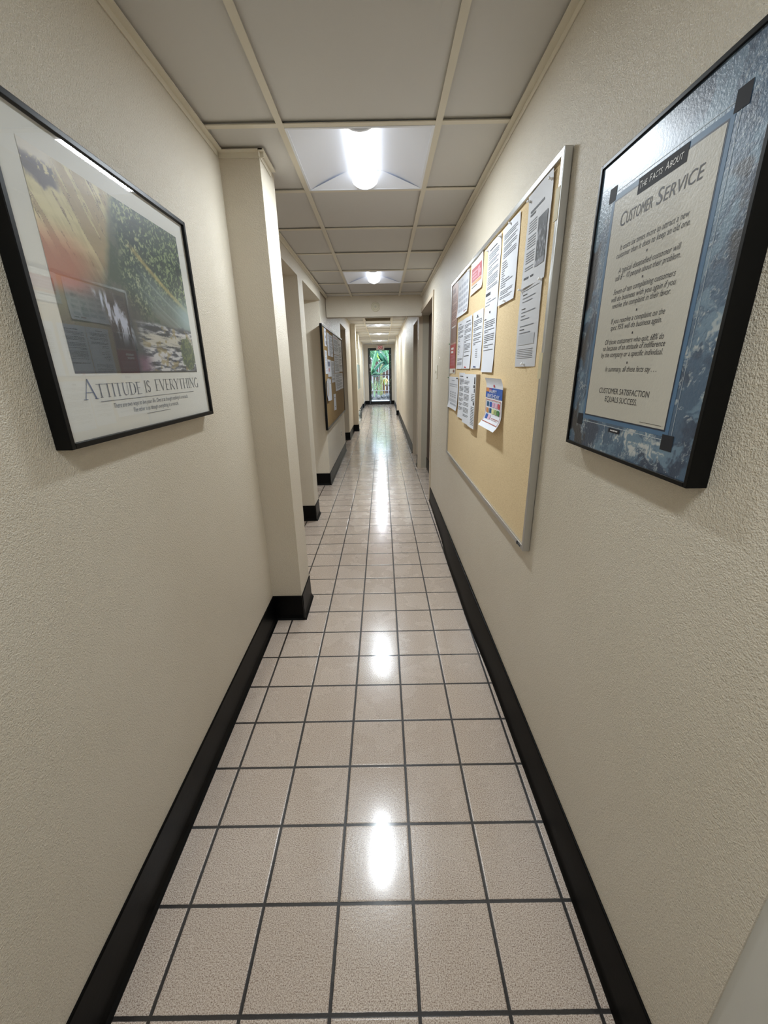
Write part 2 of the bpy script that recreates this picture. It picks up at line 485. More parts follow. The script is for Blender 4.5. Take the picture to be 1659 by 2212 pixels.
# air grille
t = thing('air_grille', (GX[1] + .305, 9.385, ZF), 'dark louvred air return grille in the ceiling beyond the beam', 'air vent')
GRILLE = mat('grille_grey', (186, 178, 162), .6)
m = MB(); x0, x1, y0, y1 = GX[1] + .012, GX[2] - .012, 9.09, 9.68
for a in ((x0, x0 + .03, y0, y1), (x1 - .03, x1, y0, y1), (x0 + .03, x1 - .03, y0, y0 + .03), (x0 + .03, x1 - .03, y1 - .03, y1)): m.box(*a, ZF - .004, ZF + .006)
m.build('frame', TEE, t)
m = MB()
for i in range(22):
    y = y0 + .04 + i * .0238
    m.prism([(0, 0, 0), (0, .001, .0), (0, .016, .014), (0, .015, .014)], (x0 + .03, y, ZF), (x1 - .03, y, ZF))
m.build('louvre', GRILLE, t)
m = MB(); m.box(x0, x1, y0, y1, ZF + .03, ZF + .04); m.build('backing', GRILLE, t)

# ------------------------------------------------------------------ detector on the beam
t = thing('smoke_detector', (-.07, YB, 2.205), 'round painted detector disc on the front of the dropped beam', 'detector')
m = MB(); m.lathe((-.07, YB, 2.205), (0, -1, 0), [(.058, 0), (.058, .010), (.05, .014), (.046, .012), (.040, .012), (.036, .018), (.014, .024), (0, .024)])
DET = mat('painted_detector', (205, 197, 172), .5)
m.build('housing', DET, t, smooth=False)
m = MB(); m.lathe((-.07, YB - .0235, 2.205), (0, -1, 0), [(.014, 0), (.014, .004), (.0, .004)]); m.build('cap', mat('detector_cap', (176, 168, 146), .5), t)

# ------------------------------------------------------------------ right side doors
def door_frame(y0, y1, z, name, proud=.012, w=.05):
    m = MB()
    m.box(.53 - proud, .60, y0, y0 + w, 0, z); m.box(.53 - proud, .60, y1 - w, y1, 0, z)
    m.box(.53 - proud, .532, y0, y1, z, z + w)
    return tag(m.build(name, FRAME_PAINT, bevel=.002), kind='structure')
fr = door_frame(4.50, 6.17, 2.125, 'door_1')
m = MB(); m.box(.57, .66, 6.115, 6.16, 0, 2.125); m.box(.57, .66, 4.55, 4.56, 0, 2.125); m.build('reveal', mat('reveal_paint', (176, 168, 150), .5), fr)
m = MB(); m.box(.655, .70, 4.55, 6.12, .012, 2.125); dl = m.build('door_leaf', DOORWOOD, fr)
m = MB(); m.box(.650, .656, 4.56, 6.11, .012, .17); m.build('kick_plate', BLACK, dl)
m = MB(); m.lathe((.655, 4.62, .98), (-1, 0, 0), [(.03, 0), (.03, .006), (.012, .010), (.010, .035), (.024, .042), (.027, .058), (.015, .066), (0, .067)]); m.build('door_knob', STEEL, dl, smooth=True)
fr = door_frame(6.40, 7.30, 2.115, 'door_2', proud=.004, w=.045)
m = MB(); m.box(.61, .65, 6.44, 7.26, .012, 2.115); dl = m.build('door_leaf', DOOROLIVE, fr)
m = MB(); m.lathe((.61, 6.52, .98), (-1, 0, 0), [(.03, 0), (.03, .006), (.012, .010), (.010, .03), (.026, .045), (0, .055)]); m.build('door_knob', STEEL, dl, smooth=True)

# light switch and outlet
t = thing('light_switch', (.53, 4.14, 1.41), 'cream light switch plate on the right wall just before the dark doorway', 'light switch')
m = MB(); m.box(.523, .53, 4.105, 4.18, 1.35, 1.47); m.build('plate', PLASTIC, t, bevel=.002)
m = MB(); m.box(.512, .524, 4.136, 4.15, 1.397, 1.42); m.build('toggle', PLASTIC, t, bevel=.001)
t = thing('wall_outlet', (-.715, 6.91, .43), 'small cream outlet plate low on the left wall below the dark-framed board', 'outlet')
m = MB(); m.box(-.715, -.707, 6.875, 6.95, .37, .49); m.build('plate', PLASTIC, t, bevel=.002)
for z in (.405, .445):
    m = MB(); m.box(-.708, -.7055, 6.897, 6.93, z - .004, z + .022); m.build('socket', INK, t)

# ------------------------------------------------------------------ left wall, far end: white box, panel, container
t = thing('wall_cabinet', (-.80, 12.6, 2.2), 'narrow white metal box mounted high on the left wall beyond the pale pilaster', 'wall box')
m = MB(); m.box(-.80, -.665, 12.5, 12.9, 2.03, 2.40); m.build('body', PLASTIC, t, bevel=.004)
m = MB(); m.box(-.69, -.672, 12.492, 12.5, 2.16, 2.165); m.box(-.78, -.675, 12.494, 12.5, 2.24, 2.246); m.build('door_seam', INK, t)
t = thing('glazed_noticeboard', (-.80, 13.9, 1.4), 'tall pale glazed notice panel on the far left wall', 'notice panel')
m = MB(); m.box(-.80, -.775, 13.4, 14.9, .82, 1.65); m.build('frame', PLASTIC, t, bevel=.003)
m = MB(); m.box(-.776, -.772, 13.44, 14.86, .86, 1.61); m.build('panel', mat('pale_glazing', (196, 206, 210), .15), t)
t = thing('plastic_container', (-.735, 13.1, 0), 'clear glossy plastic container on the floor against the far left wall', 'container')
CLEAR = mat('clear_plastic', (220, 235, 240), .05); CLEAR.node_tree.nodes['Principled BSDF'].inputs['Transmission Weight'].default_value = .9
m = MB(); m.lathe((-.715, 13.1, .0005), (0, 0, 1), [(0, 0), (.05, 0), (.055, .01), (.055, .19), (.05, .215), (.025, .24), (.022, .262)]); m.build('body', CLEAR, t, smooth=True)
m = MB(); m.lathe((-.715, 13.1, .258), (0, 0, 1), [(.025, 0), (.025, .018), (0, .018)]); m.build('lid', WHITE, t)

# ------------------------------------------------------------------ writing helpers
def text_bm(bm, s, fn, x0, x1, base_v, height=None, shear=0.0, mi=0, align='fit'):
    """lay the characters s between x0 and x1 (plane u) on baseline base_v; fn(u, v) -> 3D"""
    cu = bpy.data.curves.new('t', 'FONT'); cu.body = s; cu.size = 1.0; cu.shear = shear; cu.resolution_u = 3
    ob = bpy.data.objects.new('t', cu); COL.objects.link(ob)
    dg = bpy.context.evaluated_depsgraph_get(); dg.update()
    me = bpy.data.meshes.new_from_object(ob.evaluated_get(dg))
    xs = [v.co.x for v in me.vertices]
    a, b = min(xs), max(xs)
    sx = (x1 - x0) / (b - a); sy = height if height else abs(sx)
    vs_ = [bm.verts.new(fn(x0 + (v.co.x - a) * sx, base_v + v.co.y * sy)) for v in me.vertices]
    for p in me.polygons:
        try:
            f = bm.faces.new([vs_[i] for i in p.vertices]); f.material_index = mi
        except ValueError: pass
    bpy.data.objects.remove(ob); bpy.data.meshes.remove(me); bpy.data.curves.remove(cu)

def arc(cx, cy, rx_, ry_, a0, a1, n=10):
    return [(cx + rx_ * math.cos(math.radians(a0 + (a1 - a0) * i / n)), cy + ry_ * math.sin(math.radians(a0 + (a1 - a0) * i / n))) for i in range(n + 1)]
TH, TN = .072, .030
GL = {  # roman capitals: width, strokes (points, thickness), serif centres
 'A': (.72, [([(.06, 0), (.34, 1)], TN), ([(.34, 1), (.66, 0)], TH), ([(.16, .34), (.55, .34)], TN)], [(.06, 0), (.66, 0)]),
 'T': (.62, [([(.31, 0), (.31, 1)], TH), ([(.0, .97), (.62, .97)], TN)], [(.31, 0)]),
 'I': (.26, [([(.13, 0), (.13, 1)], TH)], [(.13, 0), (.13, 1)]),
 'U': (.68, [([(.13, 1), (.13, .3)] + arc(.34, .3, .21, .28, 180, 270, 6), TH), (arc(.34, .3, .21, .28, 270, 360, 6) + [(.55, 1)], TN)], [(.13, 1), (.55, 1)]),
 'D': (.70, [([(.13, 0), (.13, 1)], TH), ([(.13, .98), (.3, .98)] + arc(.3, .5, .32, .48, 90, -90, 14) + [(.13, .02)], TN), (arc(.3, .5, .32, .48, 45, -45, 8), TH)], [(.1, 0), (.1, 1)]),
 'E': (.55, [([(.13, 0), (.13, 1)], TH), ([(.13, .98), (.5, .98)], TN), ([(.13, .52), (.42, .52)], TN), ([(.13, .02), (.52, .02)], TN)], [(.1, 0), (.1, 1)]),
 'S': (.50, [(arc(.25, .74, .17, .24, 20, 180, 8) + [(.12, .62), (.38, .42)] + arc(.25, .27, .17, .25, 10, -160, 8), .07)], []),
 'V': (.68, [([(.06, 1), (.35, 0)], TH), ([(.35, 0), (.62, 1)], TN)], [(.06, 1), (.62, 1)]),
 'R': (.64, [([(.13, 0), (.13, 1)], TH), ([(.13, .98), (.28, .98)] + arc(.28, .74, .2, .24, 90, -90, 8) + [(.13, .5)], TN), ([(.3, .5), (.6, 0)], TH)], [(.13, 0), (.1, 1), (.6, 0)]),
 'Y': (.64, [([(.06, 1), (.32, .45)], TH), ([(.32, .45), (.58, 1)], TN), ([(.32, 0), (.32, .47)], TH)], [(.06, 1), (.58, 1), (.32, 0)]),
 'H': (.74, [([(.13, 0), (.13, 1)], TH), ([(.61, 0), (.61, 1)], TH), ([(.13, .52), (.61, .52)], TN)], [(.13, 0), (.13, 1), (.61, 0), (.61, 1)]),
 'N': (.74, [([(.12, 0), (.12, 1)], TN), ([(.12, 1), (.62, 0)], TH), ([(.62, 0), (.62, 1)], TN)], [(.12, 0), (.1, 1), (.62, 1)]),
 'G': (.68, [(arc(.36, .5, .29, .5, 50, 200, 12), .075), (arc(.36, .5, .29, .5, 200, 320, 8), .06), ([(.57, .42), (.57, .12)], TH)], [(.57, .42)]),
}
def serif_text(bm, s, fn, x0, x1, v0, h, first=None, mi=0, mi_first=None):
    tot = sum((GL[c][0] * (first / h if (first and i == 0) else 1) if c != ' ' else .38) for i, c in enumerate(s)) + .03 * len(s)
    k = (x1 - x0) / tot; x = x0
    for i, c in enumerate(s):
        if c == ' ': x += .38 * k; continue
        wd, strokes, serifs = GL[c]
        hh = first if (first and i == 0) else h
        kk = k * (first / h if (first and i == 0) else 1)
        mm = mi_first if (mi_first is not None and i == 0) else mi
        vb = v0 - (h * .06 if (first and i == 0) else 0)
        def P(px, py): return fn(x + px * kk, vb + py * hh)
        for pts, th in strokes:
            for (ax, ay), (bx, by) in zip(pts, pts[1:]):
                dx, dy = bx - ax, by - ay
                L = math.hypot(dx, dy) or 1
                nx, ny = -dy / L * th / 2, dx / L * th / 2
                if abs(dx) < 1e-6: ex = 0
                f = bm.faces.new([bm.verts.new(P(*q)) for q in ((ax + nx, ay + ny), (bx + nx, by + ny), (bx - nx, by - ny), (ax - nx, ay - ny))])
                f.material_index = mm
        for sx_, sy_ in serifs:
            y_ = .015 if sy_ < .5 else .985
            f = bm.faces.new([bm.verts.new(P(*q)) for q in ((sx_ - .12, y_ - .016), (sx_ + .12, y_ - .016), (sx_ + .12, y_ + .016), (sx_ - .12, y_ + .016))])
            f.material_index = mm
        x += (wd + .03) * kk

def fix_normals(bm, n):
    n = Vector(n)
    bm.normal_update()
    for f in bm.faces:
        if f.normal.dot(n) < 0: f.normal_flip()

# ------------------------------------------------------------------ painted pictures as coloured mesh grids
def picture(name, fn, nu, nv, rgb, parent, rough=.4, coat=0.0, bump=0.0):
    """a flat printed sheet: mesh grid whose colours are the print itself"""
    verts = [fn(i / nu, j / nv) for j in range(nv + 1) for i in range(nu + 1)]
    faces = [(j * (nu + 1) + i, j * (nu + 1) + i + 1, (j + 1) * (nu + 1) + i + 1, (j + 1) * (nu + 1) + i) for j in range(nv) for i in range(nu)]
    me = bpy.data.meshes.new(name); me.from_pydata(verts, [], faces); me.update()
    o = bpy.data.objects.new(name, me); COL.objects.link(o)
    u, v = np.meshgrid(np.linspace(0, 1, nu + 1), np.linspace(0, 1, nv + 1))
    c = rgb(u, v)
    c = np.clip(c, 0, 255) / 255.
    c = np.where(c <= .04045, c / 12.92, ((c + .055) / 1.055) ** 2.4)
    att = me.color_attributes.new('print', 'FLOAT_COLOR', 'POINT')
    full = np.concatenate([c.reshape(-1, 3), np.ones((c.size // 3, 1))], 1).astype(np.float32)
    att.data.foreach_set('color', full.ravel())
    m = mat(name + '_ink', (128, 128, 128), rough, coat=coat); k = NT(m)
    a = k.n('ShaderNodeVertexColor'); a.layer_name = 'print'
    k.l(a.outputs['Color'], k.b.inputs['Base Color'])
    if bump:
        k.l(k.bump(k.noise(k.pos(), 160, 3, .6), bump, .002), k.b.inputs['Normal'])
        k.b.inputs['Coat Roughness'].default_value = .26
    me.materials.append(m)
    o.parent = parent; o.location = -parent.location
    return o

_rng = np.random.RandomState(5)
def vnoise(u, v, sx, sy, oct=4, pers=.55, seed=0):
    """value noise on arrays"""
    out = np.zeros_like(u); amp = 1.; tot = 0.
    for o in range(oct):
        r = np.random.RandomState(seed * 17 + o)
        G = r.rand(257, 257)
        x = (u * sx * 2 ** o + 3.7 * o) % 256; y = (v * sy * 2 ** o + 9.1 * o) % 256
        xi = np.floor(x).astype(int); yi = np.floor(y).astype(int)
        fx = x - xi; fy = y - yi; fx = fx * fx * (3 - 2 * fx); fy = fy * fy * (3 - 2 * fy)
        a = G[yi, xi]; b = G[yi, xi + 1]; c = G[yi + 1, xi]; d = G[yi + 1, xi + 1]
        out += amp * ((a * (1 - fx) + b * fx) * (1 - fy) + (c * (1 - fx) + d * fx) * fy); tot += amp; amp *= pers
    return out / tot
def sm(x, a, b):
    t = np.clip((x - a) / (b - a), 0, 1); return t * t * (3 - 2 * t)
def mixc(c, col, f):
    return c * (1 - f[..., None]) + np.array(col, float) * f[..., None]

# ------------------------------------------------------------------ left poster under glass
LX = -.65
t = thing('framed_poster', (XL, 1.225, 1.29), 'black-framed landscape poster under glass reading Attitude is Everything, on the left wall', 'poster')
y0, y1, z0, z1 = .847, 1.602, 1.288, 1.912
m = MB(); fw_ = .0125
m.box(XL, LX, y0, y0 + fw_, z0, z1); m.box(XL, LX, y1 - fw_, y1, z0, z1)
m.box(XL, LX, y0 + fw_, y1 - fw_, z0, z0 + fw_); m.box(XL, LX, y0 + fw_, y1 - fw_, z1 - fw_, z1)
m.build('frame', BLACK, t, bevel=.0015)
XP = -.660
m = MB(); m.box(XL + .002, XP, y0 + .01, y1 - .01, z0 + .01, z1 - .01); m.build('mat_board', plain_bump('poster_stock', (224, 224, 218), .5, 300, .05), t)
pu0, pu1, pv0, pv1 = .925, 1.534, 1.440, 1.852
def land(u, v):
    # v up
    n1 = vnoise(u, v, 9, 7, 5, .6, 1); n2 = vnoise(u, v, 60, 46, 3, .7, 2); n3 = vnoise(u + v * .5, v, 5, 22, 4, .6, 3)
    c = np.ones(u.shape + (3,)) * np.array([96, 104, 92.])
    c = mixc(c, (58, 78, 62), sm(n1, .45, .6))
    # foliage to the right and centre top
    fol = sm(u + .12 * (n1 - .5), .38, .5) * sm(v + .25 * (n1 - .5) + .25 * (1 - u), .42, .62)
    c = mixc(c, (40, 66, 56), fol)
    n4 = vnoise(u, v, 110, 80, 2, .6, 61)
    c = mixc(c, (138, 156, 110), fol * sm(n2 * .5 + n4 * .5, .52, .62))
    c = mixc(c, (28, 50, 50), fol * sm(n2 * .6 + n1 * .4, .47, .36))
    c = mixc(c, (176, 182, 138), fol * sm(n2, .6, .7) * sm(u, .35, .5) * sm(.75 - u, 0, .2))
    # sunlit cliff top left
    edge = .46 - .30 * (1 - v) + .05 * (n1 - .5)
    cl = sm(edge - u, -.01, .05) * sm(v, .38, .62)
    rock = np.array([206, 196, 148.]) - 60 * (n3[..., None] - .5)
    c = c * (1 - cl[..., None]) + rock * cl[..., None]
    q1 = vnoise(u * 1 + v * .45, v * .35, 26, 9, 5, .65, 9); q2 = vnoise(u, v, 60, 50, 3, .6, 10)
    c = mixc(c, (150, 124, 92), cl * sm(q1, .52, .40) * .6)
    c = mixc(c, (96, 76, 66), cl * sm(.022 - np.abs(q1 - .47), 0, .02) * sm(q2, .35, .5))
    c = mixc(c, (226, 216, 170), cl * sm(q1, .56, .66) * .6)
    c = mixc(c, (84, 76, 84), sm(.16 - u, 0, .04) * sm(v + .5 * u + .2 * (n1 - .5), .90, .94) * sm(1.0 - v - .35 * u + .25 * (n2 - .5), .0, .03) * sm(n1, .38, .46))
    c = mixc(c, (214, 208, 196), sm(.2 - u, 0, .1) * sm(v, .93, .97))
    # orange glow down the left
    org = sm(.30 - u, 0, .2) * sm(v, .36, .46) * sm(.74 - v, 0, .22)
    c = mixc(c, (210, 108, 78), org * .85)
    c = mixc(c, (132, 94, 70), cl * sm(.70 - v, 0, .25) * .75)
    # dark gorge
    go = sm(.5 - np.abs(u - .36), .2, .46) * sm(.56 - v, 0, .2)
    c = mixc(c, (58, 56, 56), go * .85)
    lower = sm(.36 - v, 0, .15)
    c = mixc(c, (44, 52, 58), lower * .8)
    # mist and rainbow
    d = (u - .48) * .62 + (v - .80) * .78
    s = (u - .48) * .78 - (v - .80) * .62
    curve = d - .16 * s * s
    rb = sm(.028 - np.abs(curve), 0, .025) * sm(s, .0, .12) * sm(.78 - s, 0, .25)
    c = mixc(c, (196, 176, 108), rb * .75)
    ms = sm(-curve, 0, .05) * sm(.30 + curve, 0, .2) * sm(s, .05, .35)
    c = mixc(c, (124, 142, 142), ms * .65)
    st = vnoise(curve * 1.0 + .5, s * .06 + .3, 70, 4, 3, .5, 12)
    c = mixc(c, (160, 172, 170), ms * sm(st, .5, .68) * .6)
    c = mixc(c, (150, 178, 182), sm(u, .78, .98) * sm(.18 - np.abs(v - .42), 0, .16) * .85)
    # waterfall
    wx = .30 + .05 * np.sin(v * 9); wf = sm(.085 + .05 * (n2 - .5) - np.abs(u - wx - .12 * (.42 - v)), 0, .05) * sm(.47 - v, 0, .06) * sm(v, .14, .28)
    c = mixc(c, (196, 204, 222), wf * sm(vnoise(u, v, 70, 12, 3, .6, 6), .42, .6))
    # river
    rv = sm(u, .40, .56) * sm(.34 - v + .05 * (n1 - .5), 0, .04)
    wv = vnoise(u + v * .6, v, 12, 50, 4, .62, 8)
    c = mixc(c, (86, 92, 106), rv)
    c = mixc(c, (206, 206, 208), rv * sm(wv, .50, .62))
    c = mixc(c, (192, 188, 172), rv * sm(.07 - np.abs(v - .22), 0, .05) * .75)
    c = mixc(c, (34, 42, 52), rv * sm(.46 - wv, 0, .06))
    c = mixc(c, (150, 132, 84), rv * sm(vnoise(u, v, 16, 16, 3, .5, 21), .62, .7) * .7)
    # dark green bush, bottom right
    bs = sm(1 - (((u - .92) / .085) ** 2 + ((v - .14) / .13) ** 2) + .5 * (n2 - .5), 0, .3)
    c = mixc(c, (48, 70, 50), bs); c = mixc(c, (96, 112, 66), bs * sm(n2, .52, .62))
    pur = sm(.14 - v, 0, .06) * sm(.58 - u, 0, .15) * sm(u, .38, .46)
    c = mixc(c, (104, 62, 92), pur * .8)
    c = mixc(c, (26, 28, 34), sm(.012 - v, 0, .004))
    return c * .95 + 14
picture('landscape_print', lambda u, v: (XP + .0006, pu0 + (pu1 - pu0) * u, pv0 + (pv1 - pv0) * v), 430, 300, land, t, rough=.45)
m = MB()
fnL = lambda u, v: (XP + .0009, u, v)
SLATE = mat('slate_blue_ink', (96, 110, 142), .5)
INKM = mat('poster_ink', (92, 98, 112), .5)
serif_text(m.bm, 'ATTITUDE', fnL, .934, 1.165, 1.386, .031, first=.044, mi=0, mi_first=1)
serif_text(m.bm, 'IS', fnL, 1.181, 1.213, 1.3885, .031)
serif_text(m.bm, 'EVERYTHING', fnL, 1.237, 1.528, 1.390, .031)
for a, b, z in ((.985, 1.48, 1.3765), (1.166, 1.30, 1.332)):
    m.face([fnL(a, z), fnL(b, z), fnL(b, z + .0012), fnL(a, z + .0012)])
text_bm(m.bm, 'There are two ways to live your life. One is as though nothing is a miracle.', fnL, 1.03, 1.43, 1.359, .0165, .25)
text_bm(m.bm, 'The other is as though everything is a miracle.', fnL, 1.108, 1.357, 1.342, .0165, .25)
fix_normals(m.bm, (1, 0, 0)); m.keep = True
m.build('lettering', [INKM, SLATE], t)
# glazing
GLASS = bpy.data.materials.new('picture_glass'); GLASS.use_nodes = True
g = GLASS.node_tree; g.nodes.clear()
ge_ = g.nodes.new('ShaderNodeNewGeometry'); dp_ = g.nodes.new('ShaderNodeVectorMath'); dp_.operation = 'DOT_PRODUCT'
g.links.new(ge_.outputs['Incoming'], dp_.inputs[0]); g.links.new(ge_.outputs['Normal'], dp_.inputs[1])
def mth(op, a, b):
    o = g.nodes.new('ShaderNodeMath'); o.operation = op
    for i, v in enumerate((a, b)):
        if isinstance(v, (int, float)): o.inputs[i].default_value = v
        elif v is not None: g.links.new(v, o.inputs[i])
    return o
ab_ = mth('ABSOLUTE', dp_.outputs['Value'], None); om_ = mth('SUBTRACT', 1.0, ab_.outputs[0]); pw_ = mth('POWER', om_.outputs[0], 5.0)
fr_ = mth('MULTIPLY_ADD', pw_.outputs[0], .92); fr_.inputs[2].default_value = .08      # both faces of a thin pane
tr_ = g.nodes.new('ShaderNodeBsdfTransparent'); gl_ = g.nodes.new('ShaderNodeBsdfGlossy'); gl_.inputs['Roughness'].default_value = .015
mx_ = g.nodes.new('ShaderNodeMixShader'); ou_ = g.nodes.new('ShaderNodeOutputMaterial')
g.links.new(fr_.outputs[0], mx_.inputs[0]); g.links.new(tr_.outputs[0], mx_.inputs[1]); g.links.new(gl_.outputs[0], mx_.inputs[2]); g.links.new(mx_.outputs[0], ou_.inputs[0])
m = MB(); m.keep = True
m.face([(-.6545, y0 + .012, z0 + .012), (-.6545, y1 - .012, z0 + .012), (-.6545, y1 - .012, z1 - .012), (-.6545, y0 + .012, z1 - .012)])
fix_normals(m.bm, (1, 0, 0))
m.build('glass', GLASS, t)

# ------------------------------------------------------------------ right poster
t = thing('framed_poster', (.53, .87, 1.24), 'black-framed blue poster headed The Facts About Customer Service, on the right wall', 'poster')
y0, y1, z0, z1 = .640, 1.102, 1.243, 1.852
FX = .495
m = MB(); fw_ = .008
m.box(FX, .53, y0, y0 + fw_, z0, z1); m.box(FX, .53, y1 - fw_, y1, z0, z1)
m.box(FX, .53, y0 + fw_, y1 - fw_, z0, z0 + fw_); m.box(FX, .53, y0 + fw_, y1 - fw_, z1 - fw_, z1)
m.build('frame', BLACK, t, bevel=.001)
XQ = .499
SW, SH = (y1 - y0 - .014), (z1 - z0 - .014)
def sea(u, v):
    # u to the viewer's right
    w1 = vnoise(u, v, 5, 7, 5, .6, 31); w2 = vnoise(u + .25 * w1, v + .3 * w1, 8, 11, 6, .62, 32); w3 = vnoise(u + .5 * w1, v, 26, 34, 4, .6, 33)
    c = np.ones(u.shape + (3,)) * np.array([70, 100, 128.])
    c = mixc(c, (44, 66, 92), sm(w1, .5, .38))
    c = mixc(c, (112, 142, 164), sm(w2, .5, .62))
    vein = sm(.02 - np.abs(w2 - .5), 0, .018) * sm(w3, .38, .55)
    c = mixc(c, (196, 204, 206), vein * .85)
    foam = sm(w3, .55, .68) * sm(w2, .48, .6) * sm(.6 - v, 0, .3)
    c = mixc(c, (204, 208, 206), foam)
    rockm = sm(vnoise(u, v, 6, 6, 4, .55, 40), .56, .63) * (sm(.10 - u, 0, .05) + sm(.12 - v, 0, .05) * sm(.5 - u, 0, .2) + .8 * sm(.9 - v, 0, .1) * sm(v, .45, .6) * sm(u, .85, .9))
    c = mixc(c, (48, 48, 54), np.clip(rockm, 0, 1) * .95)
    c = mixc(c, (86, 102, 124), sm(v, .88, 1.0) * .35)
    return c * .92
u_of = lambda Y: y1 - .007 - Y                       # picture u metres from the far edge
picture('sea_print', lambda u, v: (XQ, y1 - .007 - SW * u, z0 + .007 + SH * v), 300, 400, sea, t, rough=.38, coat=.6, bump=.5)
fnR = lambda o: (lambda u, v: (XQ - o, -u, v))       # u = -Y so that text runs towards the camera
PSTOCK = mat('poster_panel_stock', (196, 192, 180), .45, coat=.3)
k = NT(PSTOCK); k.l(k.bump(k.noise(k.pos(), 170, 3, .6), .3, .002), k.b.inputs['Normal'])
SQUARE = mat('charcoal_print', (44, 44, 48), .6, spec=.2); BORDER = mat('mid_blue_print', (78, 112, 144), .45); BORDERD = mat('navy_line', (34, 44, 62), .45); HAIR = mat('hairline_print', (176, 186, 192), .45)
def rect(m, o, ya, yb, za, zb, mi=0):
    f = m.bm.faces.new([m.bm.verts.new((XQ - o, y, z)) for y, z in ((ya, za), (yb, za), (yb, zb), (ya, zb))]); f.material_index = mi
m = MB(); m.keep = True
rect(m, .0003, .714, 1.034, 1.315, 1.773, 1); rect(m, .0005, .7235, 1.0245, 1.3235, 1.7635, 2); rect(m, .0007, .7265, 1.0215, 1.3265, 1.7605, 0)
fix_normals(m.bm, (-1, 0, 0)); m.build('centre_panel', [PSTOCK, BORDER, BORDERD], t)
m = MB(); m.keep = True
for ya, yb, za, zb in ((.692, .719, 1.765, 1.792), (1.023, 1.05, 1.765, 1.792), (1.031, 1.058, 1.298, 1.325), (.697, .728, 1.292, 1.319)): rect(m, .0006, ya, yb, za, zb)
rect(m, .0009, .804, .940, 1.745, 1.772); rect(m, .0007, .862, .906, 1.298, 1.307)
rect(m, .0004, .728, 1.031, 1.3085, 1.3098, 1); rect(m, .0004, .719, 1.023, 1.7785, 1.7793, 1); rect(m, .0004, .7045, .7055, 1.319, 1.765, 1); rect(m, .0004, 1.044, 1.0448, 1.325, 1.765, 1)
fix_normals(m.bm, (-1, 0, 0)); m.build('corner_marks', [SQUARE, HAIR], t)
m = MB(); m.keep = True
PT = [('It costs six times more to attract a new', .973, .771, 1.661), ('customer than it does to keep an old one.', .982, .765, 1.6475),
      ('A typical dissatisfied customer will', .966, .777, 1.617), ('tell 8 \u2013 10 people about their problem.', .973, .774, 1.604),
      ('Seven of ten complaining customers', .972, .777, 1.578), ('will do business with you again if you', .976, .772, 1.564), ('resolve the complaint in their favor.', .969, .781, 1.551),
      ('If you resolve a complaint on the', .964, .786, 1.5205), ('spot 95% will do business again.', .962, .791, 1.5075),
      ('Of those customers who quit, 68% do', .976, .776, 1.4795), ('so because of an attitude of indifference', .981, .769, 1.467), ('by the company or a specific individual.', .985, .771, 1.4535),
      ('In summary, all these facts say . . .', .958, .779, 1.424)]
for s, a, b, z in PT: text_bm(m.bm, s, fnR(.0011), -a, -b, z, .0148, .22)
text_bm(m.bm, 'CUSTOMER SATISFACTION', fnR(.0011), -.97, -.786, 1.378, .0165, .05)
text_bm(m.bm, 'EQUALS SUCCESS.', fnR(.0011), -.94, -.82, 1.361, .0165, .05)
text_bm(m.bm, 'C', fnR(.0011), -.988, -.968, 1.706, .036, .1); text_bm(m.bm, 'USTOMER', fnR(.0011), -.966, -.882, 1.707, .029, .1)
text_bm(m.bm, 'S', fnR(.0011), -.870, -.853, 1.706, .036, .1); text_bm(m.bm, 'ERVICE', fnR(.0011), -.850, -.756, 1.706, .029, .1)
for z, y in ((1.638, .874), (1.595, .874), (1.538, .875), (1.497, .876), (1.441, .877)): rect(m, .0011, y - .002, y + .002, z - .0018, z + .0022)
rect(m, .0011, .735, .80, 1.3315, 1.3322)
fix_normals(m.bm, (-1, 0, 0)); m.build('lettering', mat('poster_text_ink', (52, 46, 46), .5), t)
m = MB(); m.keep = True
text_bm(m.bm, 'T', fnR(.0013), -.934, -.927, 1.7535, .017, .1); text_bm(m.bm, 'HE', fnR(.0013), -.926, -.911, 1.7535, .0135, .1)
text_bm(m.bm, 'F', fnR(.0013), -.903, -.897, 1.7535, .017, .1); text_bm(m.bm, 'ACTS', fnR(.0013), -.895, -.867, 1.7535, .0135, .1)
text_bm(m.bm, 'A', fnR(.0013), -.859, -.850, 1.7535, .017, .1); text_bm(m.bm, 'BOUT', fnR(.0013), -.848, -.814, 1.7535, .0135, .1)
for i in range(7): rect(m, .0009, .870 + i * .0042, .8728 + i * .0042, 1.3012, 1.3040)
fix_normals(m.bm, (-1, 0, 0)); m.build('reversed_lettering', WHITE, t)

# ------------------------------------------------------------------ bulletin boards
def board(name, label, xw, s, y0, y1, z0, z1, cork, rail, rw, depth):
    """s: direction from the wall into the corridor"""
    t = thing(name, (xw, (y0 + y1) / 2, z0), label, 'bulletin board')
    bx = lambda m, a, b, *r: m.box(min(xw + s * a, xw + s * b), max(xw + s * a, xw + s * b), *r)
    m = MB(); bx(m, .004, depth - .010, y0 + .006, y1 - .006, z0 + .006, z1 - .006); m.build('cork_panel', cork, t)
    for a in ((y0, y0 + rw, z0, z1), (y1 - rw, y1, z0, z1), (y0 + rw, y1 - rw, z0, z0 + rw), (y0 + rw, y1 - rw, z1 - rw, z1)):
        m = MB(); bx(m, .002, depth, *a); m.build('frame_rail', rail, t, bevel=.002)
    return t
br = board('bulletin_board', 'large cork board in a silver aluminium frame on the right wall, pinned with papers', .53, -1, 1.357, 3.255, .797, 2.0, CORK, ALU, .019, .026)
TAPE = mat('masking_tape', (208, 196, 160), .6)
for z0, z1 in ((1.83, 1.91), (1.40, 1.478)):
    m = MB(); m.box(.5025, .5038, 1.3565, 1.385, z0, z1); m.build('tape_strip', TAPE, br)
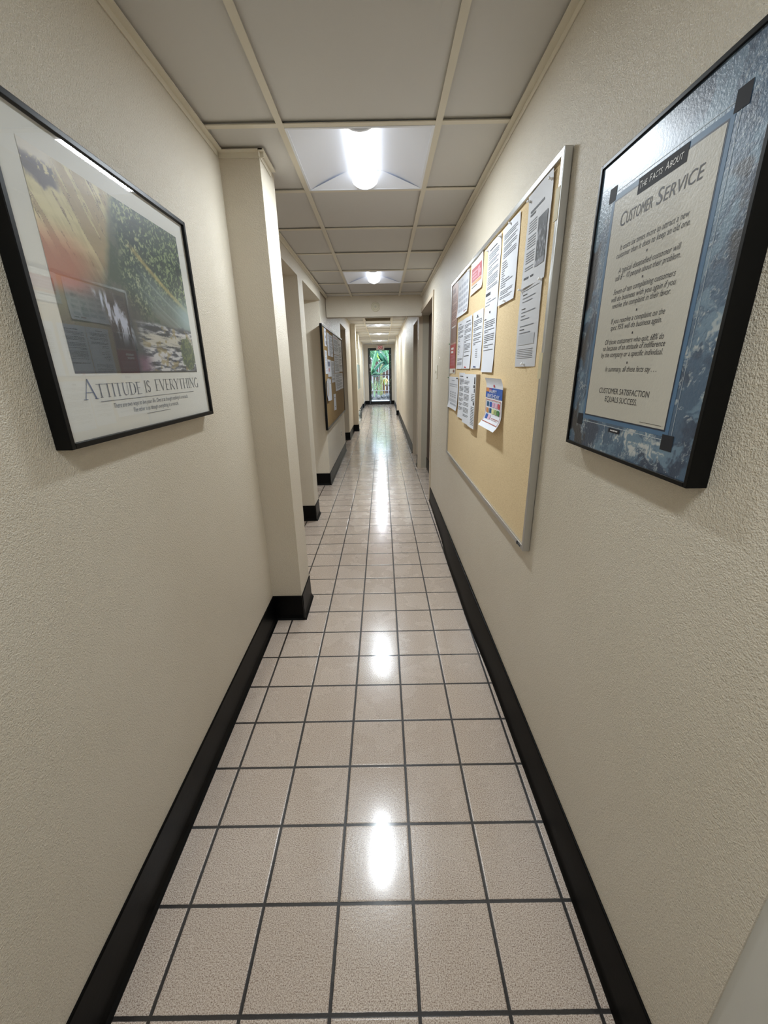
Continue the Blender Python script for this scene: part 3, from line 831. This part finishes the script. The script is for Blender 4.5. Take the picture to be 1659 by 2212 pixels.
m = MB(); m.lathe((.504, 1.42, .807), (-1, 0, 0), [(.007, 0), (.007, .003), (0, .003)], 14); m.box(.500, .503, 1.385, 1.412, .805, .808); m.build('corner_screw', INKD, br)
for i, (y, z) in enumerate(((1.93, .90), (2.6, 1.66), (1.62, 1.05))):
    m = MB(); m.lathe((.5155, y, z), (-1, 0, 0), [(.004, 0), (0, .0006)], 10); m.build('pin_hole', INKD, br)
bl = board('bulletin_board', 'dark-framed cork board crowded with notices on the left wall past the openings', -.715, 1, 5.13, 7.62, .735, 1.955, CORK_OLD, mat('dark_board_frame', (70, 64, 56), .4), .022, .03)
m = MB(); m.box(-.713, -.684, 5.118, 5.13, .735, 1.955); m.build('end_cap', BLACK, bl)

# sheets of paper
def para(rnd, v0, v1, u0=.1, u1=.9, lh=.022, gap=.35, short=.5, ink=0):
    rows = []; v = v0
    while v > v1:
        n = rnd.randint(2, 5)
        for i in range(n):
            if v <= v1: break
            e = u1 if i < n - 1 else u0 + (u1 - u0) * rnd.uniform(.3, .95)
            rows.append((u0, e - rnd.uniform(0, .03), v, lh * .36, ink)); v -= lh
        v -= lh * gap + lh * .3
    return rows

def sheet(name, label, xs, s, y0, y1, z0, z1, marks, mats, curl=(0, 0, 0), tilt=0.0, base=0.0, group=None, cat='notice', seed=0, nu=10, nv=14):
    """paper on a board; xs = board surface, s = into corridor; u runs in reading direction, v up. marks: (u0,u1,v,h,mat)"""
    t = thing(name, (xs, (y0 + y1) / 2, z0), label, cat, group)
    rnd = random.Random(seed); ph = rnd.uniform(0, 6); a1 = rnd.uniform(.001, .0025)
    cb, ct, cs = curl
    def P(u, v, o=0.0):
        yy = (y1 - (y1 - y0) * u) if s < 0 else (y0 + (y1 - y0) * u)
        zz = z0 + (z1 - z0) * v + tilt * (u - .5)
        d = .0022 + base + a1 * (1 + math.sin(u * 5 + v * 4 + ph)) * .6 + cb * max(0, (.30 - v) / .30) ** 2 + ct * max(0, (v - .8) / .2) ** 2 + cs * (2 * u - 1) ** 2 * .5
        return Vector((xs + s * (d + o), yy, zz))
    m = MB(); m.grid(lambda u, v: P(u, v), nu, nv); m.keep = True; fix_normals(m.bm, (s, 0, 0))
    m.build('paper', mats[0], t, smooth=True)
    if marks:
        m = MB(); m.keep = True
        for u0, u1, v, h, mi in marks:
            n = max(1, int(abs(u1 - u0) * nu)); nr = max(1, int(h * nv))
            for i in range(n):
                for j in range(nr):
                    a = u0 + (u1 - u0) * i / n; b = u0 + (u1 - u0) * (i + 1) / n
                    c0 = v + h * j / nr; c1 = v + h * (j + 1) / nr
                    f = m.bm.faces.new([m.bm.verts.new(P(*q, .0009 + .0002 * mi)) for q in ((a, c0), (b, c0), (b, c1), (a, c1))]); f.material_index = mi
        fix_normals(m.bm, (s, 0, 0)); m.build('printing', mats[1:], t)
    return t, P

XS = .5145
R = random.Random
lines = lambda seed, v0=.88, v1=.1, **k: para(R(seed), v0, v1, **k)
SH_ = lambda *a, **k: sheet('notice_sheet', *a, **k)
# A: sheet with photograph
mk = [(.12, .72, .80, .022, 1), (.12, .35, .765, .02, 1)] + [(.10, .44, .70 - i * .027, .009, 0) for i in range(20) if i % 6 != 5] + [(.10, .30, .09, .022, 1), (.38, .50, .09, .02, 1)]
tA, PA = SH_('white notice with a dark photograph, top corner of the big board nearest the camera', XS, -1, 1.432, 1.648, 1.700, 1.978, mk, [PAPER_G, INK, INKD], curl=(.002, .004, .002), seed=1)
def photo_rgb(u, v):
    a = vnoise(u, v, 5, 6, 4, .6, 51); b = vnoise(u, v, 14, 10, 4, .6, 52)
    g_ = 26 + 36 * (a - .5) + 0 * u
    g_ = g_ + 130 * sm(b, .55, .68) * sm(.75 - np.abs(v - .45) * 1.5, 0, .4)
    g_ = g_ + 90 * sm(.16 - v, 0, .05)
    return np.stack([g_, g_, g_ * 1.05], -1)
picture('photograph', lambda u, v: tuple(PA(.52 + .40 * u, .17 + .50 * v, .0014)), 50, 70, photo_rgb, tA, rough=.5)
mk = [(.12, .9, .95, .006, 0)] + [(.14, .14 + w_, .90 - i * .043, .010, c) for i, (w_, c) in enumerate([(.2, 1), (.62, 0), (.48, 0), (0, 0), (.18, 1), (.66, 0), (.2, 0), (.4, 0), (0, 0), (.64, 0), (.22, 1), (.5, 0), (.3, 0)]) if w_] + [(.12, .86, .28, .13, 2), (.16, .42, .35, .010, 1), (.16, .66, .31, .010, 1)] + [(.1, .84, .22 - i * .022, .005, 0) for i in range(6)]
SH_('white text notice directly below the photograph notice, large board', XS, -1, 1.446, 1.66, 1.438, 1.703, mk, [PAPER_G, INK, INKD, mat('pale_grey_print', (184, 186, 190), .6)], seed=2)
mk = lines(3, .90, .60, lh=.024) + [(.08, .08 + w_, .56 - i * .03, .010, 0) for i, w_ in enumerate([.25, .3, .35, .35, .18, .15, .2, .14, .5, .72, .3, .28])] + lines(4, .18, .06, lh=.022, u1=.85)
SH_('white text notice with left-hand list, alone at the top between bare cork strips', XS, -1, 1.735, 1.96, 1.687, 1.969, mk, [PAPER, INK], curl=(.004, .003, 0), seed=3)
mk = [(.2, .75, .90, .012, 1)] + lines(5, .85, .32, lh=.026) + [(.04, .4, .22, .045, 1), (.2, .45, .15, .008, 0), (.1, .85, .11, .008, 0), (.04, .4, .06, .008, 0)]
SH_('white text notice with a grey block near its foot, second sheet from the near end', XS, -1, 1.983, 2.213, 1.700, 1.970, mk, [PAPER, INK, INKD], curl=(0, .004, 0), seed=4)
mk = [(.42, .5, .90, .03, 1), (.05, .22, .82, .012, 1)] + lines(7, .78, .32, lh=.028)
SH_('white text notice hanging below the grey-block notice, blank at its foot', XS, -1, 1.981, 2.208, 1.416, 1.708, mk, [PAPER, INK, INKD], base=.001, curl=(.003, 0, 0), seed=5)
# E: red poster
mk = [(.10, .90, .38, .42, 0), (.16, .58, .64, .05, 1), (.16, .50, .54, .05, 1), (.20, .56, .44, .05, 1), (.60, .74, .42, .30, 1), (.66, .82, .50, .12, 1), (.10, .90, .28, .08, 2), (.12, .62, .20, .018, 3)]
SH_('small white flyer with a bold red block and orange stripe, top of the big board', XS, -1, 2.305, 2.590, 1.822, 1.9795, mk, [PAPER_W, RED, PINK, ORANGE, INKD], curl=(.004, .002, 0), seed=6)
mk = [(.3, .45, .90, .02, 0)] + [(.08 + c * .22, .08 + c * .22 + .16, .72 - r * .15, .08, 0) for c in range(4) for r in range(5)] + [(.62, .75, .06, .03, 1), (.8, .92, .06, .02, 2)]
SH_('pale sheet with a calendar grid between the red flyer and the tall brown poster', XS, -1, 2.63, 2.985, 1.752, 1.972, mk, [PAPER, mat('faint_print', (186, 190, 202), .6), mat('mauve_print', (160, 90, 120), .6), INKD], curl=(.006, .003, .006), seed=7)
mk = [(0, 1, .34, .66, 0), (0, 1, .06, .28, 1), (.1, .6, .90, .05, 3)] + [(.1, .85, .86 - i * .018, .007, 3) for i in range(18) if i % 5 != 4] + [(.05, .95, .36, .17, 4), (.1, .8, .53, .012, 2), (.15, .55, .28, .025, 2), (.15, .5, .24, .025, 2)] + [(.12, .88, .21 - i * .014, .005, 5) for i in range(9)] + [(.55, .85, .015, .03, 3)]
sheet('tall_poster', 'tall narrow brown and red poster at the far edge of the big cork board', XS, -1, 3.0, 3.234, 1.402, 1.98, mk, [PAPER_W, mat('rosy_brown_print', (184, 148, 134), .5), REDD, WHITE, mat('brown_print', (120, 82, 76), .5), mat('sepia_print', (140, 110, 98), .5), PINK], seed=8, cat='poster')
for (a, b, lab, sd, foot) in ((2.738, 2.955, 'white sheet of short lines beside the tall brown poster, middle row', 9, 0), (2.50, 2.730, 'white sheet of dense text, middle of three joined sheets, red pin at its foot', 10, 1), (2.238, 2.474, 'white sheet with small crest heading, nearest of three joined sheets, blue pin at its foot', 11, 2)):
    if sd == 9: mk = [(.3, .6, .93, .012, 0)] + lines(20, .88, .66, lh=.026) + [(.12, .12 + w_, .62 - i * .034, .009, 0) for i, w_ in enumerate([.3, .35, 0, .2, .4, .4, .2, .35, .3, .2])] + lines(21, .22, .08, lh=.024)
    if sd == 10: mk = [(.3, .8, .91, .012, 1)] + lines(22, .86, .32, lh=.026) + [(.1, .8, .25, .012, 1)]
    if sd == 11: mk = [(.44, .52, .90, .035, 1), (.36, .6, .89, .008, 1)] + lines(23, .84, .42, lh=.028) + [(.4, .62, .34 - i * .035, .009, 0) for i in range(5)]
    SH_(lab, XS, -1, a, b, 1.434, 1.720, mk, [PAPER, INK, INKD], curl=(.003, .002, 0), seed=sd, base=.001 if sd == 10 else 0)
mk = [(.3, .6, .88, .02, 0)] + [(.08, .92, .76, .02, 0), (.08, .92, .70, .015, 0)] + [(.15 + c * .25, .3 + c * .25, .5 - r * .07, .04, 0) for c in range(3) for r in range(3)] + [(.08, .92, .28 - i * .03, .01, 0) for i in range(3)] + [(.2, .9, .12, .05, 0)]
SH_('wide pale sheet with small diagrams in the bottom row, at the far frame rail', XS, -1, 2.852, 3.232, 1.160, 1.381, mk, [PAPER, mat('faint_diagram_print', (172, 176, 186), .6)], curl=(.008, 0, .008), seed=12)
SH_('narrow white text sheet, bottom row, between the diagram sheet and a wider text sheet', XS, -1, 2.628, 2.822, 1.128, 1.410, [(.2, .75, .92, .012, 1)] + lines(25, .86, .14, lh=.027, gap=.9), [PAPER, INK, INKD], curl=(.003, .002, 0), base=.002, seed=13)
SH_('white text sheet with crest heading, bottom row, overlapping the thick newspaper', XS, -1, 2.384, 2.604, 1.119, 1.404, [(.4, .55, .92, .03, 1)] + lines(26, .86, .12, lh=.027, gap=.8), [PAPER, INK, INKD], base=.013, curl=(.0, .0, 0), seed=14)
# newspaper stack
t = thing('newspaper', (XS, 2.31, 1.12), 'thick folded newspaper pinned in the bottom row, throwing a long shadow', 'newspaper')
m = MB()
for i in range(9):
    x = XS - .0008 - i * .0024
    m.box(x - .0018, x, 2.236 + .0012 * (i % 3), 2.400, 1.122 - .0015 * (i % 2), 1.404 + .001 * (i % 2))
m.build('pages', NEWS, t)
m = MB(); m.box(XS - .0235, XS - .0215, 2.240, 2.398, 1.120, 1.405); m.build('front_page', PAPER, t)
m = MB(); m.keep = True
for ya, yb, za, zb in ((2.25, 2.275, 1.355, 1.39), (2.252, 2.285, 1.335, 1.35), (2.25, 2.27, 1.31, 1.332), (2.25, 2.28, 1.245, 1.262)):
    f = m.bm.faces.new([m.bm.verts.new((XS - .0239, y, z)) for y, z in ((ya, za), (yb, za), (yb, zb), (ya, zb))])
for i in range(20):
    z = 1.30 - i * .0085
    if 1.24 < z < 1.265: continue
    m.bm.faces.new([m.bm.verts.new((XS - .0239, y, q)) for y, q in ((2.248, z), (2.33, z), (2.33, z + .003), (2.248, z + .003))])
fix_normals(m.bm, (-1, 0, 0)); m.build('newsprint_text', INKD, t)
# birthday flyer
cols = [mat('fl_teal', (38, 92, 134), .5), mat('fl_blue', (44, 92, 176), .5), mat('fl_pink', (220, 170, 200), .5), mat('fl_rose', (226, 182, 204), .5), mat('fl_red', (196, 72, 84), .5),
        mat('fl_orange', (210, 140, 84), .5), mat('fl_yellow', (222, 222, 160), .5), mat('fl_lime', (160, 186, 120), .5), mat('fl_green', (66, 128, 72), .5), mat('fl_frame', (180, 82, 58), .5), mat('fl_violet', (136, 80, 130), .5)]
mk = [(.0, 1, .60, .20, 1)] + [(.02, .22, .72, .08, 5), (.20, .36, .74, .06, 10)]
grid_ = [[0, 1, 2, 3, 4], [5, 0, 6, 7, 8], [1, 3]]
for r, row in enumerate(grid_):
    for c_, mi in enumerate(row): mk.append((.10 + c_ * .165, .10 + c_ * .165 + .13, .42 - r * .13, .10, mi))
mk += [(.04, .96, .555, .012, 9), (.04, .96, .10, .012, 9), (.04, .055, .10, .46, 9), (.945, .96, .10, .46, 9), (.44, .52, .82, .05, 4), (.45, .9, .20, .008, 9), (.47, .85, .175, .006, 9)]
tM, PM = sheet('birthday_flyer', 'colourful happy birthday flyer curling away from the cork, bottom row', XS, -1, 1.765, 2.048, 1.172, 1.392, mk, [PAPER] + cols, curl=(.032, .012, .004), base=.006, seed=15, cat='flyer', nu=14, nv=18)
m = MB(); m.keep = True
fnM = lambda u, v: tuple(PM(u, v, .0036))
text_bm(m.bm, 'HAPPY', fnM, .24, .68, .70, .10, 0); text_bm(m.bm, 'BIRTHDAY', fnM, .14, .86, .61, .10, 0)
fix_normals(m.bm, (-1, 0, 0)); m.build('lettering', WHITE, tM)

# push pins
PINC = mat('clear_pin', (250, 250, 250), .35)
def pin(y, z, c, label, xs=XS - .006, s=-1, d=0.0):
    t = thing('push_pin', (xs, y, z), label, 'push pin', 'push pins in the large cork board')
    xs = xs + s * d
    m = MB(); m.lathe((xs, y, z), (s, -.15, .1), [(.0045, 0), (.0045, .0012), (.0026, .0022), (.0026, .0075), (.0044, .009), (.0044, .0102), (0, .0102)], 14); m.build('head', c, t, smooth=True)
    m = MB(); m.cyl((xs - s * .008, y, z), (s, 0, 0), .0005, .009, 8); m.build('needle', STEEL, t)
P_ = PINC; RD = mat('red_pin', (190, 40, 50), .25); BLp = mat('blue_pin', (30, 44, 110), .25); GR = mat('green_pin', (70, 130, 80), .25); BK = mat('black_pin', (24, 24, 26), .25)
for y, z, c, lab in ((1.446, 1.957, P_, 'clear push pin at the near top corner of the photograph notice'), (1.634, 1.962, P_, 'clear push pin at the far top corner of the photograph notice'),
    (1.846, 1.962, P_, 'clear push pin at the top middle of the left-hand-list notice'), (1.655, 1.70, P_, 'clear push pin where the photograph notice meets the text notice, far side'),
    (1.452, 1.698, P_, 'clear push pin where the photograph notice meets the text notice, near side'), (1.548, 1.447, P_, 'clear push pin at the foot of the text notice below the photograph notice'),
    (1.852, 1.694, P_, 'clear push pin at the foot of the left-hand-list notice'), (1.995, 1.958, P_, 'clear push pin at the near top corner of the grey-block notice'),
    (2.205, 1.955, P_, 'clear push pin at the far top corner of the grey-block notice'), (2.645, 1.962, P_, 'clear push pin at the near top corner of the calendar sheet'),
    (2.978, 1.962, P_, 'clear push pin at the far top corner of the calendar sheet'), (2.614, 1.442, RD, 'red push pin at the foot of the dense text sheet'),
    (2.353, 1.442, BLp, 'dark blue push pin at the foot of the crest-headed sheet'), (3.242, 1.606, GR, 'green push pin in the far frame edge beside the tall poster'),
    (3.240, 1.372, GR, 'green push pin at the far top corner of the diagram sheet'), (2.870, 1.372, BK, 'black push pin at the near top corner of the diagram sheet')):
    pin(y, z, c, lab)

# papers on the left board
XT = -.695
def lsh(label, y0, y1, z0, z1, mk, mats, **k):
    sheet('notice_sheet', label, XT, 1, y0, y1, z0, z1, mk, mats, nu=6, nv=8, **k)
GB = mat('grey_blue_print', (120, 126, 150), .6)
lsh('narrow photo-printed sheet in the top corner of the dark-framed board, nearest the camera', 5.33, 5.53, 1.725, 1.930, [(.3, .8, .75, .1, 0), (.4, .7, .45, .15, 0), (.5, .9, .1, .2, 0)], [PAPER, GB], seed=30)
lsh('plain white sheet second along the top of the dark-framed board', 5.60, 5.82, 1.622, 1.90, lines(31, .88, .15, lh=.05), [PAPER, mat('faint_grey_print', (196, 198, 204), .6)], seed=31)
lsh('white text sheet third along the top of the dark-framed board', 5.86, 6.20, 1.618, 1.895, lines(32, .9, .1, lh=.05), [PAPER, INK], seed=32)
lsh('tall white sheet against the near rail of the dark-framed board, second row', 5.27, 5.50, 1.40, 1.675, lines(33, .9, .1, lh=.06), [PAPER, mat('faint_grey_print_b', (190, 192, 200), .6)], seed=33)
lsh('white sheet with a blue-grey block, second row of the dark-framed board', 5.51, 5.86, 1.363, 1.575, [(.05, .7, .6, .28, 0), (.2, .5, .3, .2, 1)], [PAPER, GB, PINK], seed=34)
lsh('white sheet of fine text, second row, third from the near rail of the dark-framed board', 5.865, 6.24, 1.28, 1.566, lines(35, .9, .1, lh=.05), [PAPER_G, INK], seed=35)
lsh('wide white sheet with faint pink heading, top right of the dark-framed board', 6.275, 6.975, 1.665, 1.925, [(.1, .9, .84, .05, 1)] + lines(36, .74, .1, lh=.05), [PAPER, INK, PINK], seed=36)
lsh('white listing sheet below the pink-headed sheet, left wall board', 6.30, 6.975, 1.405, 1.658, lines(37, .9, .1, lh=.05), [PAPER, INK], seed=37)
lsh('tall narrow white sheet along the far rail of the dark-framed board', 6.99, 7.52, 1.42, 1.915, [(.1, .3, .8, .05, 1)] + lines(38, .75, .1, lh=.04), [PAPER, INK, INKD], seed=38)
lsh('large white sheet lowest of the far stack on the dark-framed board', 6.28, 7.50, 1.145, 1.398, lines(39, .9, .1, lh=.05), [PAPER, INK], seed=39)
lsh('crumpled grey sheet low by the near rail of the dark-framed board', 5.225, 5.45, 1.075, 1.345, [(.55, .8, .2, .6, 0), (.1, .4, .05, .2, 1)], [PAPER_G, NEWS, GB], curl=(.01, .01, .02), seed=40)
lsh('narrow blank white slip beside the crumpled grey sheet', 5.55, 5.77, 1.06, 1.33, [(.3, .8, .8, .02, 0)], [PAPER, INK], seed=41)
lsh('single small white slip hanging lowest on the dark-framed board', 5.97, 6.26, .893, 1.12, [(.3, .7, .75, .05, 0), (.3, .7, .2, .03, 0)], [PAPER, INK], tilt=-.01, seed=42)

# ------------------------------------------------------------------ exit door and sign
dr = MB(); fwid = .075
dr.box(-.585, -.585 + .045, YE - .02, YE + .08, 0, 2.31); dr.box(.36, .405, YE - .02, YE + .08, 0, 2.31); dr.box(-.54, .36, YE - .02, YE + .08, 2.265, 2.31); dr.box(-.54, .36, YE - .02, YE + .08, 0, .02)
do = tag(dr.build('door_3', ALU2, bevel=.003), kind='structure')
m = MB(); m.box(-.535, -.485, YE - .005, YE + .04, .022, 2.262); m.box(.305, .355, YE - .005, YE + .04, .022, 2.262); m.box(-.485, .305, YE - .005, YE + .04, 2.215, 2.262); m.box(-.485, .305, YE - .005, YE + .04, .022, .135)
lf = m.build('door_leaf', ALU2, do, bevel=.003)
m = MB(); m.box(-.485, .305, YE + .015, YE + .021, .135, 2.215); DOORGLASS = GLASS.copy(); DOORGLASS.name = 'door_glass'
for nd in DOORGLASS.node_tree.nodes:
    if nd.type == 'MATH' and nd.operation == 'MULTIPLY_ADD': nd.inputs[1].default_value = .97; nd.inputs[2].default_value = .03
m.build('glass_pane', DOORGLASS, lf)
m = MB(); m.box(-.50, .32, YE - .055, YE - .03, 1.215, 1.245); m.box(-.50, -.47, YE - .03, YE - .005, 1.21, 1.25); m.box(.29, .32, YE - .03, YE - .005, 1.21, 1.25); m.build('push_bar', ALU2, lf, bevel=.004)
m = MB(); m.box(-.53, -.49, YE - .03, YE - .005, 1.50, 1.68); m.box(-.525, -.495, YE - .02, YE - .005, 1.36, 1.40); m.build('lock_case', STEEL, lf, bevel=.003)
t = thing('exit_sign', (-.065, YE - .04, 2.235), 'red and white EXIT sign above the glass exit door', 'exit sign')
m = MB(); m.box(-.235, .105, YE - .07, YE - .021, 2.235, 2.425); m.build('housing', mat('sign_housing', (216, 210, 204), .5), t, bevel=.004)
m = MB(); m.box(-.165, .035, YE - .072, YE - .069, 2.268, 2.395); m.build('face', mat('sign_red', (150, 36, 52), .4, emis=(170, 30, 50), estr=.05), t)
m = MB(); m.keep = True
text_bm(m.bm, 'EXIT', lambda u, v: (u, YE - .0735, v), -.155, .025, 2.285, .13, 0)
fix_normals(m.bm, (0, -1, 0)); m.build('lettering', mat('sign_letter', (240, 205, 205), .4, emis=(255, 190, 190), estr=.35), t)

# ------------------------------------------------------------------ outdoors
def ground_mat(name, a, b, scale):
    m = mat(name, a, .8); k = NT(m); n = k.noise(k.pos(), scale, 4, .65)
    k.l(k.ramp(n, [(.35, lin(a)), (.65, lin(b))]), k.b.inputs['Base Color']); k.l(k.bump(n, .6, .02), k.b.inputs['Normal']); return m
tag(MB().box(-4, 4, YE + .13, 20.6, -.06, -.005).build('pavement', ground_mat('paving', (58, 62, 68), (120, 124, 130), 9)), kind='structure')
tag(MB().box(-4, 4, 20.6, 20.75, -.06, .03).build('kerb', ground_mat('kerb_concrete', (196, 200, 206), (226, 228, 230), 14)), kind='structure')
tag(MB().box(-4, 4, 20.75, 28.5, -.06, .10).build('planting_bed', ground_mat('gravel', (44, 48, 50), (120, 122, 124), 14)), kind='structure')
rs = MB(); rr = random.Random(11)
ROCK = ground_mat('rock', (54, 58, 60), (128, 132, 134), 18)
for i in range(8):
    x = -1.15 + (i % 8) * .31 + rr.uniform(-.05, .05); y = 20.93 + .24 * (i // 8) + rr.uniform(-.03, .03); r = rr.uniform(.10, .15)
    b = bmesh.new(); bmesh.ops.create_icosphere(b, subdivisions=2, radius=r)
    for v in b.verts:
        n = mnoise.noise(v.co * 9 + Vector((i * 3, 0, 0))); v.co *= (1 + .22 * n); v.co.z *= .8
    me = bpy.data.meshes.new('garden_rock'); b.to_mesh(me); b.free(); me.materials.append(ROCK)
    o = bpy.data.objects.new('garden_rock', me); COL.objects.link(o); o.location = (x, y, .10 + r * .66)
    tag(o, 'grey garden rock outside the exit door, %s in its row' % ('leftmost', 'second from the left', 'third from the left', 'fourth from the left', 'fourth from the right', 'third from the right', 'second from the right', 'rightmost')[i], 'rock', 'rocks below the railing outside')
# railing
t = thing('garden_railing', (0, 21.4, .1), 'low pale metal railing with thin upright bars outside the exit door', 'railing')
RAIL = mat('pale_railing', (150, 148, 152), .4)
m = MB(); m.box(-2.4, 2.4, 21.38, 21.42, 1.165, 1.20); m.build('top_rail', RAIL, t)
m = MB(); m.box(-2.4, 2.4, 21.385, 21.415, .43, .46); m.build('bottom_rail', RAIL, t)
for i in range(31):
    x = -2.3 + i * .153
    wd = .013 if i % 5 == 2 else .005
    m = MB(); m.box(x - wd, x + wd, 21.392, 21.408, .10 if i % 5 == 2 else .46, 1.165); m.build('baluster', RAIL, t)
# timber fence behind
t = thing('timber_fence', (0, 25.6, .1), 'dark brown timber board fence behind the banana plants', 'fence')
FW = veneer('fence_timber', (58, 42, 36), (92, 70, 60))
for i in range(32):
    m = MB(); x = -3.2 + i * .2; m.box(x + .006, x + .194, 25.6, 25.63, .1, 2.0 + .01 * (i % 3)); m.build('fence_board', FW, t)
m = MB(); m.box(-3.2, 3.2, 25.63, 25.68, .5, .6); m.box(-3.2, 3.2, 25.63, 25.68, 1.6, 1.7); m.build('fence_rail', FW, t)

def leaf_mat(name, a, b):
    m = mat(name, a, .4); k = NT(m); n = k.noise(k.pos(), 5, 3, .5)
    k.l(k.ramp(n, [(.35, lin(a)), (.65, lin(b))]), k.b.inputs['Base Color'])
    k.b.inputs['Transmission Weight'].default_value = 0
    return m
LG = [leaf_mat('leaf_deep', (26, 74, 56), (58, 116, 92)), leaf_mat('leaf_mid', (54, 112, 72), (100, 156, 104)), leaf_mat('leaf_bright', (150, 190, 70), (206, 222, 96)), leaf_mat('leaf_dry', (170, 128, 60), (206, 160, 88))]
RIB = mat('leaf_rib', (168, 204, 158), .5)
def banana_leaf(base, tip, width, sag, mi, parent, name='leaf', roll=0.0):
    base, tip = Vector(base), Vector(tip); d = tip - base; L = d.length
    side = d.cross(Vector((0, 0, 1)))
    side = side.normalized() if side.length > 1e-4 else Vector((1, 0, 0))
    side = Matrix.Rotation(roll, 3, d.normalized()) @ side
    nrm = side.cross(d).normalized()
    n = 16
    def C(t): return base + d * t + Vector((0, 0, 1)) * (sag * L * (4 * t * (1 - t)) - .0)
    def Wd(t): return width * (math.sin(PI * min(1, max(0, (t - .12) / .88)) ** .8)) if t > .12 else 0.0
    m = MB(); m.keep = True
    def fn(u, v):
        c = C(v); w = max(Wd(v), .004); s = 2 * u - 1
        rip = .012 * math.sin(v * 60) * abs(s)
        return c + side * (w * s) + nrm * (-.25 * w * abs(s) + rip)
    m.grid(fn, 6, 30)
    o = m.build(name, LG[mi], parent, smooth=True)
    r = MB()
    r.grid(lambda u, v: C(v) + (side * math.cos(u * 2 * PI) + nrm * math.sin(u * 2 * PI)) * (.016 * (1 - .75 * v)), 6, 20)
    r.build('midrib', RIB, o, smooth=True)
    return o
def banana(x, y, label, leaves, h=1.2):
    t = thing('banana_plant', (x, y, .1), label, 'banana plant')
    m = MB(); m.lathe((x, y, .1), (0, 0, 1), [(.09, 0), (.08, h * .4), (.06, h * .8), (.035, h)], 16); m.build('stem', leaf_mat('stem_green', (120, 128, 78), (150, 150, 100)), t, smooth=True)
    for (dx, dy, dz, tx, ty, tz, w, sag, mi, roll) in leaves:
        banana_leaf((x + dx, y + dy, dz), (x + tx, y + ty, tz), w, sag, mi, t, roll=roll)
    return t
banana(-.65, 22.1, 'banana plant with broad deep green leaves at the left of the exit door glass', [
    (0, 0, 1.1, .75, -.35, 1.85, .16, .12, 0, .9), (0, 0, 1.1, .62, .2, 1.15, .20, .25, 0, .8), (0, 0, 1.15, -.5, .2, 2.3, .2, .1, 1, .4),
    (0, 0, 1.1, .45, -.3, 2.55, .2, .05, 1, 1.1), (0, 0, 1.0, .2, -.5, 1.5, .16, .15, 1, .7)])
banana(.55, 22.4, 'banana plant whose big leaf with pale midrib crosses the right of the door glass', [
    (0, -.1, 1.75, -.72, -.45, 1.22, .19, .10, 0, -.7), (0, 0, 1.5, -.75, 0, 2.15, .22, .10, 0, -.9), (0, 0, 1.4, -.35, -.3, 2.45, .2, .06, 1, -1.0),
    (0, 0, 1.2, .6, .1, 2.3, .24, .1, 1, .6), (0, 0, 1.3, -.95, -.2, 2.62, .20, .10, 0, -.9)], h=1.5)
banana(-.05, 23.3, 'taller banana plant at the back with sunlit yellow-green leaves', [
    (0, 0, 1.8, -.35, -.5, 2.75, .15, .05, 2, 1.2), (0, 0, 1.8, .5, -.2, 2.8, .2, .08, 1, -.8), (0, 0, 1.7, -.75, .1, 2.5, .22, .1, 1, .8), (0, 0, 1.7, .15, .1, 3.0, .2, .05, 2, .3), (0, 0, 1.6, .7, .1, 2.2, .22, .12, 0, -.8)], h=1.9)
# flowering clump of drooping dry leaves
t = thing('heliconia_clump', (.12, 21.9, .1), 'clump of drooping orange and yellow leaves behind the railing', 'plant')
for i in range(12):
    a = i * .52; r = .10 + .05 * (i % 3)
    banana_leaf((.12 + .02 * math.cos(a), 21.9, 1.05), (.12 + r * math.cos(a) * 1.4, 21.9 + r * math.sin(a), .62 + .05 * (i % 4)), .05, .15, 3 if i % 3 else 2, t, 'drooping_leaf', .4)
m = MB(); m.cyl((.12, 21.9, .1), (0, 0, 1), .02, .97, 10); m.build('stalk', LG[3], t)
for (x, y, mi, lab) in ((-.42, 21.8, 1, 'low strappy green plant behind the railing, left side'), (.52, 21.9, 3, 'low russet strappy plant behind the railing, right side'), (-.2, 22.35, 0, 'low dark green strappy plant behind the railing, centre')):
    t = thing('strappy_plant', (x, y, .1), lab, 'plant')
    for i in range(12):
        a = i * .53 + x * 5; r = .12 + .05 * (i % 3)
        banana_leaf((x, y, .12), (x + r * math.cos(a), y + r * math.sin(a) * .8, .75 + .12 * (i % 4)), .018, .04, mi if i % 2 else 3, t, 'strap_leaf', .5)
# tree foliage beyond the fence
def crown(name, label, c, rad, mi, n=900, seed=1):
    rnd = random.Random(seed); m = MB(); m.keep = True
    for i in range(n):
        while True:
            p = Vector((rnd.uniform(-1, 1), rnd.uniform(-1, 1), rnd.uniform(-1, 1)))
            if .35 < p.length < 1: break
        q = Vector(c) + Vector((p.x * rad[0], p.y * rad[1], p.z * rad[2]))
        a = Vector((rnd.uniform(-1, 1), rnd.uniform(-1, 1), rnd.uniform(-1, 1))).normalized(); b = a.orthogonal().normalized(); s = rnd.uniform(.05, .11)
        m.bm.faces.new([m.bm.verts.new(q + a * s * 1.8), m.bm.verts.new(q + b * s * .6), m.bm.verts.new(q - a * s * 1.2), m.bm.verts.new(q - b * s * .6)])
    t = thing(name, (c[0], c[1], .1), label, 'tree')
    m.build('crown', LG[mi], t)
    k_ = MB(); k_.lathe((c[0], c[1], .1), (0, 0, 1), [(.12, 0), (.09, c[2] * .6), (.05, c[2])], 12); k_.build('trunk', FW, t, smooth=True)
crown('garden_tree', 'leafy green tree beyond the fence on the left', (-1.45, 27.2, 2.5), (1.2, .8, 1.0), 1, 1500, 2)
crown('garden_tree', 'leafy green tree beyond the fence on the right', (1.25, 27.2, 2.6), (1.2, .8, 1.1), 0, 1500, 3)
